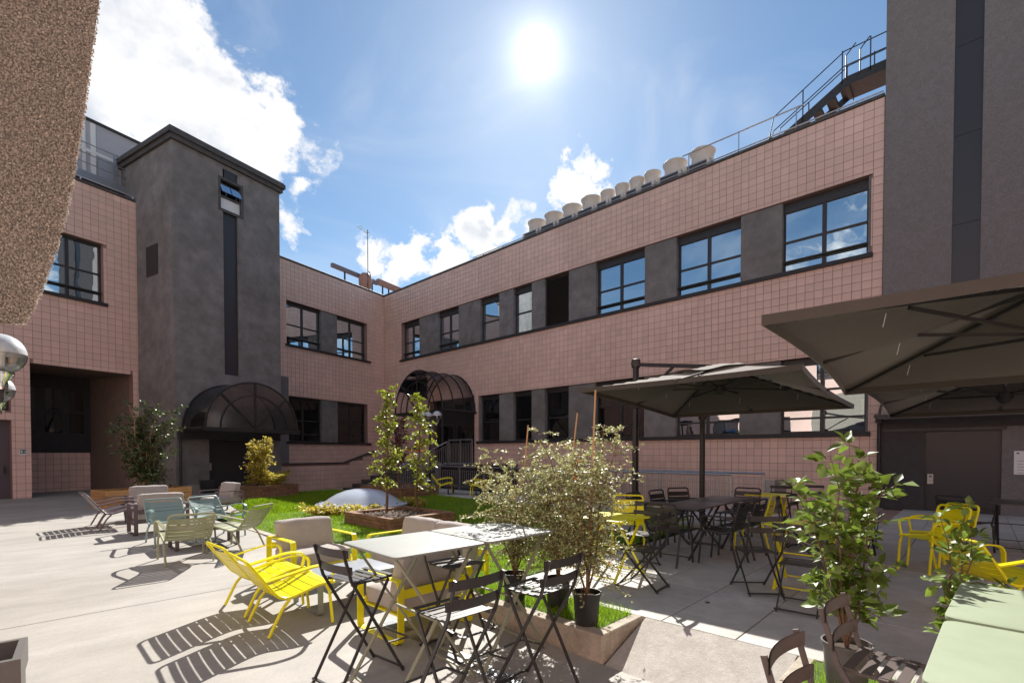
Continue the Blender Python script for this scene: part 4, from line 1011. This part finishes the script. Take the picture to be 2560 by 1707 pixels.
# chairs on the paved strip beyond the lawn
put(ye, 11.85, 14.75, -40, 'yellow low armchair beside the low bench on the far pavement', z=0)
put(ye, 12.0, 13.0, 130, 'yellow low armchair half hidden by the shrubs on the far pavement', z=0)
put(lowtable('low_bench', 'dark_paint', 'dark_paint', .62, .3, .34), 12.1, 13.9, 30, 'low dark bench table between the far yellow chairs', z=0)
# grey steel bin at the court's edge
t = thing('box_stand', 'dark grey metal box stand with open top alone on the open court', 'stand', (-.09, 3.36, cz(3.36)+.05), -.1)
f = MB()
for (x0, x1, y0, y1) in ((-.17,.17,-.17,-.155),(-.17,.17,.155,.17),(-.17,-.155,-.155,.155),(.155,.17,-.155,.155)):
    f.box(x0, x1, y0, y1, .34, .62)
for sx in (-1, 1):
    for sy in (-1, 1): f.box(sx*.17-(.05 if sx > 0 else 0), sx*.17+(.05 if sx < 0 else 0), sy*.17-(.05 if sy > 0 else 0), sy*.17+(.05 if sy < 0 else 0), 0, .34)
f.build('body', 'grey_paint', t, smooth=0)
MB().flat([(-.165,-.165,.68),(.165,-.165,.68),(.165,.165,.68),(-.165,.165,.68)], .03, .12, closed=True, ref=(0,0,1)).build('rim', 'grey_paint', t, smooth=0)
B(-.14,.14,-.14,.14,.5,.55).build('liner', 'steel_pale', t, smooth=0)
t = thing('litter_bin', 'black box bin against the left stair tower door', 'bin', WL(12.55, 3.05, -.1)); t.rotation_euler.z = AL+PI
B(-.2,.2,-.15,.15,0,.55).build('body', 'metal_dark', t, bevel=.015); B(-.21,.21,-.16,.16,.55,.6).build('lid', 'ink', t, bevel=.01)

# ------------------------------------------------------------------ parasols
def parasol(label, c, rz, side, h0=2.5, h1=2.27, mast=None, half=1.5, top=.40, halfx=1.5, mh=3.14):
    """square cantilever parasol, tilted towards the wall: rim height h0 at the near side and h1 at the far side"""
    t = thing('cantilever_parasol', label, 'parasol', (c[0], c[1], 0))
    zr_ = lambda x: (h0+h1)/2-(h0-h1)/2*(x/half)
    kx = halfx/half
    n = 24
    def fn(u, v, off=0.):
        x = (2*u-1)*half; y = (2*v-1)*half; q = max(abs(x), abs(y))/half
        edge_ = 1-.05*(1-(min(abs(x), abs(y))/max(1e-6, max(abs(x), abs(y))))**2)*q   # edges pulled in between the ribs
        z = zr_(x)+top*(1-q)**1.12-.05*math.sin(PI*q)*(1-min(abs(x), abs(y))/max(1e-6, max(abs(x), abs(y))))
        return (x*edge_*kx, y*edge_, z+off)
    MB().grid(fn, n, n).build('canopy', 'fabric', t, smooth=50)
    hem = MB(); rim = [fn(i/n, 0) for i in range(n)]+[fn(1, i/n) for i in range(n)]+[fn(1-i/n, 1) for i in range(n)]+[fn(0, 1-i/n) for i in range(n)]
    hem.flat([Vector(p)+Vector((0,0,-.03)) for p in rim], .008, .075, closed=True, ref=(0,0,1)); hem.build('hem', 'fabric', t, smooth=0)
    cap = MB(); rg = random.Random(int(c[0]*10))
    def cf(u, v):
        x = (2*u-1)*.62; y = (2*v-1)*.62; q = max(abs(x), abs(y))/.62
        return (x*kx, y, zr_(x)+top*(1-max(abs(x), abs(y))/half)**1.12+.02+.022*math.sin(11*u+3*v)*math.sin(10*v+2*u)*q+.012*q)
    cap.grid(cf, 16, 16).build('vent_cap', 'fabric', t, smooth=60)
    hub = Vector((0, 0, (h0+h1)/2+top-.40)); 
    MB().lathe([(.02,.06),(.09,.05),(.1,-.05),(.05,-.12),(.01,-.13)], 14, hub).build('hub', 'metal_dark', t)
    for sx in (-1, 0, 1):
        for sy in (-1, 0, 1):
            if sx or sy:
                e = Vector((sx*half*.97*kx, sy*half*.97, zr_(sx*half)-.03)); pk = Vector((0, 0, (h0+h1)/2+top-.05))
                MB().bar(pk, e, .022, .03).build('rib', 'metal_dark', t, smooth=0)
                MB().bar(hub, pk.lerp(e, .52)+Vector((0, 0, -.03)), .02, .025).build('strut', 'metal_dark', t, smooth=0)
                tie = pk.lerp(e, .6)+Vector((0, 0, -.05)); MB().tube([tie, tie+Vector((.02, .02, -.09))], .003, 4).build('tie', 'steel_pale', t)
    m_ = Vector((mast[0]-c[0], mast[1]-c[1], 0))
    MB().box(m_.x-.06, m_.x+.06, m_.y-.045, m_.y+.045, .06, mh).build('mast', 'metal_dark', t, bevel=.02, smooth=30)
    MB().box(m_.x-.5, m_.x+.5, m_.y-.5, m_.y+.5, .0, .06).build('base', 'concrete', t, smooth=0)
    MB().lathe([(.02,.1),(.085,.08),(.095,0),(.085,-.08),(.02,-.1)], 16, (m_.x, m_.y, mh)).build('head_joint', 'metal_dark', t)
    cr = MB().obox((m_.x, m_.y, 2.52), (m_.x, m_.y, 0), .16, .17, .26).build('slider', 'metal_dark', t, bevel=.03)
    pk = Vector((0, 0, (h0+h1)/2+top+.08))
    MB().bar((m_.x, m_.y, mh-.02), pk+Vector((0, 0, -.12)), .05, .07).build('boom', 'metal_dark', t, smooth=0)
    MB().bar((m_.x, m_.y, 2.52), Vector((m_.x, m_.y, mh-.02)).lerp(pk+Vector((0, 0, -.12)), .5), .035, .045).build('brace', 'metal_dark', t, smooth=0)
    return t
parasol('square dark parasol over the long dark table, its mast beside the shrubs', (8.55, 3.2), 0, 1, h0=2.62, h1=2.38, half=1.65, top=.55, mast=(8.92, 5.0), halfx=1.75, mh=3.34)
parasol('square dark parasol reaching over the leafy plant and yellow bistro table', (5.22, -.4), 0, 1, mast=(5.2, -2.2))
parasol('square dark parasol in front of the right stair tower door', (10.2, -.3), 0, 1, mast=(10.2, -2.1))
t = thing('parasol_mast', 'bare dark parasol mast standing behind the long dark table', 'mast', (10.35, 4.22, 0))
B(-.055,.055,-.045,.045,.06,2.35).build('post', 'metal_dark', t, bevel=.02); B(-.4,.4,-.4,.4,0,.06).build('base', 'concrete', t, smooth=0)
MB().bar((0,0,2.3),(.3,-.45,2.5),.05,.06).build('arm_stub', 'metal_dark', t, smooth=0); MB().lathe([(.02,.08),(.08,.06),(.085,0),(.08,-.06),(.02,-.08)], 14, (0,0,2.3)).build('joint', 'metal_dark', t)
# ------------------------------------------------------------------ planters, skylight
def brick_planter(label, c, rz, hx, hy, h, courses, m='brick', bl=.42, th=.16, z=0., fill='mulch', cat='planter'):
    t = thing('brick_planter', label, cat, (c[0], c[1], z), rz); bh = h/courses; rg = random.Random(int(hx*100+c[0]))
    for sx, L_, ax in ((1, hx, 0), (-1, hx, 0), (1, hy, 1), (-1, hy, 1)):
        for k in range(courses):
            span = 2*L_ if ax == 0 else 2*L_-2*th; a = -span/2; n = max(1, round(span/bl)); st_ = span/n; offs = (k % 2)*.5*st_; cuts = [a]+[a+offs+st_*i for i in range(0 if offs else 1, n+1) if a < a+offs+st_*i < -a-.02]+[-a]
            for p, q in zip(cuts, cuts[1:]):
                j = rg.uniform(-.005, .005); z0, z1 = bh*k+.003, bh*(k+1)-.002
                if ax == 0: bx = (p+.003, q-.003, sx*hy-(th if sx > 0 else 0)+j, sx*hy+(th if sx < 0 else 0)+j)
                else: bx = (sx*hx-(th if sx > 0 else 0)+j, sx*hx+(th if sx < 0 else 0)+j, p+.003, q-.003)
                B(bx[0], bx[1], bx[2], bx[3], z0, z1).build('block' if m == 'brick' else 'board', m, t, smooth=0, bevel=.006, seg=1)
    B(-hx+.03, hx-.03, -hy+.03, hy-.03, -.2, h-.06).build('soil', 'soil', t, smooth=0)
    if fill:
        g = np.random.default_rng(4); n = int(hx*hy*900); P = np.stack([g.uniform(-hx+th, hx-th, n), g.uniform(-hy+th, hy-th, n), g.uniform(h-.07, h-.03, n)], 1)
        V, Fq = leafmesh(P, g.normal(size=(n, 3))*[1, 1, .3], .05, .32, g); tag(link('bark_mulch', npmesh('bark_mulch', V, Fq, fill), t), kind='stuff')
    return t
brick_planter('brown block planter with two young trees on the lawn', (6.12, 9.2), 0, .82, .92, .25, 3)
brick_planter('brown block planter with the golden shrub before the left tower', (6.45, 18.35), AL, 1.15, .55, .42, 4)
brick_planter('brown block planter with the red maple by the corner steps', (10.3, 15.5), .05, .85, 1.25, .34, 4)
brick_planter('amber timber planter with the big dark shrub on the left', (3.05, 18.0), AL, 1.1, .5, .5, 3, m='timber', bl=2.2, th=.06)
t = thing('skylight_dome', 'pale blue domed skylight with bolted rim rising from the lawn', 'skylight', (6.9, 12.15, 0))
MB().lathe([(1.12, -.1), (1.12, .14)], 40).build('upstand', 'beam_red', t, smooth=60)
MB().lathe([(1.2, .12), (1.22, .16), (1.18, .19), (1.04, .2), (.98, .23), (.85, .33), (.68, .43), (.45, .52), (.2, .565), (.001, .575)], 48).build('dome', 'dome', t, smooth=60)
MB().lathe([(1.21, .125), (1.225, .14), (1.21, .155)], 48).build('rim', 'steel', t, smooth=60)
for k in range(16):
    a = 2*PI*k/16; B(1.12*math.cos(a)-.018, 1.12*math.cos(a)+.018, 1.12*math.sin(a)-.018, 1.12*math.sin(a)+.018, .195, .225).build('bolt', 'galv', t, smooth=0)

# ------------------------------------------------------------------ plants
def grow(rg, stems, H, spread, twigs, tlen, lp, ll, droop=.2, start=.15, lean=(0, 0), taper_top=.6, r0=.014):
    """stems with side twigs; returns branch polylines and leaf positions/axes"""
    br = []; P = []; D = []
    for s in range(stems):
        a = 2*PI*(s+rg.uniform(-.3, .3))/stems; sp = spread*rg.uniform(.15, 1)*(.5 if stems > 1 else .12); h = H*rg.uniform(.72, 1.0) if s else H
        pts = [Vector((0, 0, 0))]
        for k in range(1, 7):
            q = k/6; pts.append(Vector((math.cos(a)*sp*q**1.3+lean[0]*q+rg.uniform(-.02, .02)*H, math.sin(a)*sp*q**1.3+lean[1]*q+rg.uniform(-.02, .02)*H, h*q)))
        br.append((pts, [r0*(1-.85*k/6) for k in range(7)]))
        for w_ in range(twigs):
            q = start+(1-start)*(w_+rg.uniform(0, 1))/twigs; i = min(5, int(q*6)); base = pts[i].lerp(pts[i+1], q*6-i)
            b = rg.uniform(0, 2*PI); L = tlen*rg.uniform(.45, 1.1)*(1-taper_top*max(0, q-.35)/.65); el = rg.uniform(-.1, .75)
            d = Vector((math.cos(b)*math.cos(el), math.sin(b)*math.cos(el), math.sin(el))); tp = [base]
            for k in range(1, 5):
                d = (d+Vector((rg.uniform(-.25, .25), rg.uniform(-.25, .25), rg.uniform(-.2, .2)-droop*.35))).normalized(); tp.append(tp[-1]+d*L/4)
            br.append((tp, [r0*.35*(1-.8*k/4) for k in range(5)]))
            for k in range(lp):
                u = rg.uniform(.1, 1)*4; i = min(3, int(u)); p = tp[i].lerp(tp[i+1], u-i); ax = (tp[i+1]-tp[i]).normalized()
                v = Vector((rg.gauss(0, 1), rg.gauss(0, 1), rg.gauss(.15, .7))).normalized(); P.append(p+v*ll*.2); D.append(ax*.5+v)
    return br, P, D
def plant(name, label, cat, loc, seed, leafm, ll, lw_=.3, bark='bark', scatter=0, parts=0, group=None, extra=None, **k):
    rg = random.Random(seed); t = thing(name, label, cat, loc, group=group); br, P, D = grow(rg, ll=ll, **k)
    m_ = MB()
    for pts, rs_ in br: m_.taper(pts, rs_, 5)
    m_.build('trunk' if k['stems'] == 1 else 'stems', bark, t, smooth=60)
    g = np.random.default_rng(seed)
    if parts:      # broad leaves, each an object of its own
        mes = []
        for q in range(4):
            ml = MB(); cu = .25+.1*q
            def fn(u, v, cu=cu, q=q):
                y = v; wdt = .33*math.sin(PI*min(1, v*.97+.015)**.85)*(1-.15*v); x = (2*u-1)*wdt
                return (x, y, -.22*cu*y*y*2+.35*abs(x)*(.6+.15*q)+.02*math.sin(9*y+q))
            ml.grid(fn, 4, 6); mes.append(ml.mesh('leaf', leafm, smooth=70))
        idx = list(range(len(P))); 
        for i in idx[:parts]:
            d = D[i].normalized(); o = link('leaf', mes[i % 4], t); o.location = P[i]
            up = Vector((rg.gauss(0, .33), rg.gauss(0, .33), 1)); x = d.cross(up).normalized(); z = x.cross(d)
            o.rotation_mode = 'QUATERNION'; o.rotation_quaternion = Matrix((x, d, z)).transposed().to_quaternion(); s = ll*rg.uniform(.6, 1.2); o.scale = (s, s, s)
        P, D = P[parts:], D[parts:]
    if P:
        V, Fq = leafmesh([tuple(p) for p in P], [tuple(d) for d in D], ll, lw_, g)
        o = link('crown', npmesh('crown', V, Fq, leafm), t)
        if parts: tag(o, kind='stuff')
    if extra:
        m2, n2, z0, z1 = extra; q = [p for p in P if z0 < p.z < z1]; rg.shuffle(q); q = q[:n2]
        if q:
            V, Fq = leafmesh([tuple(p) for p in q], [(rg.gauss(0, 1), rg.gauss(0, 1), rg.gauss(0, 1)) for _ in q], ll*1.1, lw_, g); link('turned_leaves', npmesh('turned_leaves', V, Fq, m2), t)
    return t
def pot(label, x, y, r, h, m='pot', z=0.):
    t = thing('plant_pot', label, 'pot', (x, y, z))
    MB().lathe([(.001, 0), (r*.8, 0), (r*.96, h*.92), (r*1.04, h*.93), (r*1.05, h), (r*.97, h), (r*.95, h*.86)], 28).build('pot_body', m, t, smooth=40)
    MB().lathe([(r*.96, h*.86), (.001, h*.88)], 20).build('soil', 'soil', t, smooth=0)
    return t
CO = dict(twigs=50, tlen=.46, lp=24, droop=.5, start=.16, taper_top=.45, r0=.010)
for k, (x, y, hh, sd, wh) in enumerate(((3.64, 2.52, 1.55, 11, 'nearest the ramp'), (3.70, 3.46, 1.32, 12, 'furthest along the kerb'), (3.86, 3.02, 1.42, 13, 'between the other two'))):
    pot('black plastic pot in the grass strip, '+wh, x, y, .125, .3)
    plant('potted_shrub', 'wispy small leaved shrub in a black pot, '+wh, 'shrub', (x, y, .26), sd, 'leaf_small', .029, .34, stems=6, H=hh, spread=1.0, extra=('leaf_orange', 26, .2, 1.2), **CO)
    c_ = thing('support_cane', 'thin bamboo cane supporting the potted shrub '+wh, 'cane', (x, y, .2))
    MB().taper([(0, 0, 0), (.02+.05*k, -.03, hh*.6), (.04+.1*k, -.06, hh*1.16+.1)], [.010, .009, .008], 6).build('stick', 'cane', c_)
YT = dict(stems=1, twigs=44, lp=24, droop=.35, start=.2, taper_top=.62)
plant('young_tree', 'taller young tree in the brown block planter near the skylight', 'tree', (6.06, 9.62, .2), 21, 'leaf_tree', .085, .3, H=2.75, spread=.35, tlen=.55, r0=.035, **YT)
plant('young_tree', 'young tree with a few orange leaves in the brown block planter', 'tree', (6.66, 9.25, .2), 22, 'leaf_tree', .085, .3, H=2.6, spread=.4, tlen=.58, r0=.032, extra=('leaf_orange', 10, 1.2, 1.55), **YT)
plant('golden_shrub', 'golden yellow leaved shrub sunlit before the left stair tower', 'shrub', (6.35, 18.3, .36), 23, 'leaf_gold', .085, .32, stems=7, H=1.7, spread=1.1, twigs=26, tlen=.5, lp=16, droop=.2, start=.05, r0=.018)
plant('golden_shrub', 'low golden shrub filling the planter under the taller one', 'shrub', (6.9, 18.35, .36), 24, 'leaf_gold', .075, .32, stems=9, H=.55, spread=1.5, twigs=14, tlen=.38, lp=16, droop=.3, start=.05, r0=.012)
plant('large_shrub', 'large dark evergreen shrub in the amber timber planter', 'shrub', (3.1, 18.0, .42), 25, 'leaf_dark', .085, .28, bark='bark_pale', stems=11, H=2.5, spread=1.7, twigs=26, tlen=.66, lp=24, droop=.15, start=.1, taper_top=.3, r0=.025)
plant('red_maple', 'dark red leaved maple in the planter by the corner steps', 'tree', (10.3, 15.5, .3), 26, 'leaf_red', .08, .3, stems=3, H=2.6, spread=1.0, twigs=28, tlen=.6, lp=14, droop=.2, start=.3, r0=.03)
for k, (x, y, w_, lab) in enumerate(((5.55, 11.6, 1.1, 'low yellow leaved ground cover left of the skylight dome'), (6.15, 10.75, 1.0, 'low yellow leaved ground cover in front of the skylight dome'), (8.1, 11.5, .9, 'low yellow leaved ground cover right of the skylight dome'))):
    plant('ground_cover_plant', lab, 'shrub', (x, y, 0), 40+k, 'leaf_gold', .07, .36, stems=14, H=.24, spread=w_*1.7, twigs=8, tlen=.24, lp=12, droop=.25, start=.1, taper_top=.1, r0=.008)
# broad leaved potted plants at the right lawn strip
pot('grey brown pot with bark mulch in the small lawn strip', 3.84, .60, .14, .3, 'pot_grey')
VB = dict(droop=.12, start=.12, taper_top=.55, r0=.011)
plant('leafy_plant', 'tall broad leaved potted plant shading the brown bar stool', 'plant', (3.84, .60, .26), 31, 'leaf_big', .088, .33, stems=6, H=1.32, spread=.82, twigs=16, tlen=.3, lp=8, parts=300, **VB)
pot('black pot tucked behind the sage green tables', 3.96, .06, .12, .3)
plant('leafy_plant', 'slim broad leaved potted plant behind the sage green tables', 'plant', (3.96, .06, .26), 32, 'leaf_big', .078, .33, stems=3, H=.98, spread=.22, twigs=10, tlen=.17, lp=6, parts=180, **VB)
pot('black pot at the outer end of the small lawn strip', 3.93, -.36, .12, .3)
plant('leafy_plant', 'short broad leaved potted plant at the end of the small lawn strip', 'plant', (3.93, -.36, .26), 33, 'leaf_big', .075, .33, stems=4, H=.72, spread=.5, twigs=9, tlen=.2, lp=5, parts=150, **VB)
# fallen leaf on the terrace
t = MB().grid(lambda u, v: ((2*u-1)*.018*math.sin(PI*v+.01), .05*v, .006+.012*abs(2*u-1)), 3, 4).build('fallen_leaf', 'soil', None); t.location = (5.0, 1.95, 0.0); tag(t, 'dry brown leaf lying on the paving slabs', 'leaf')
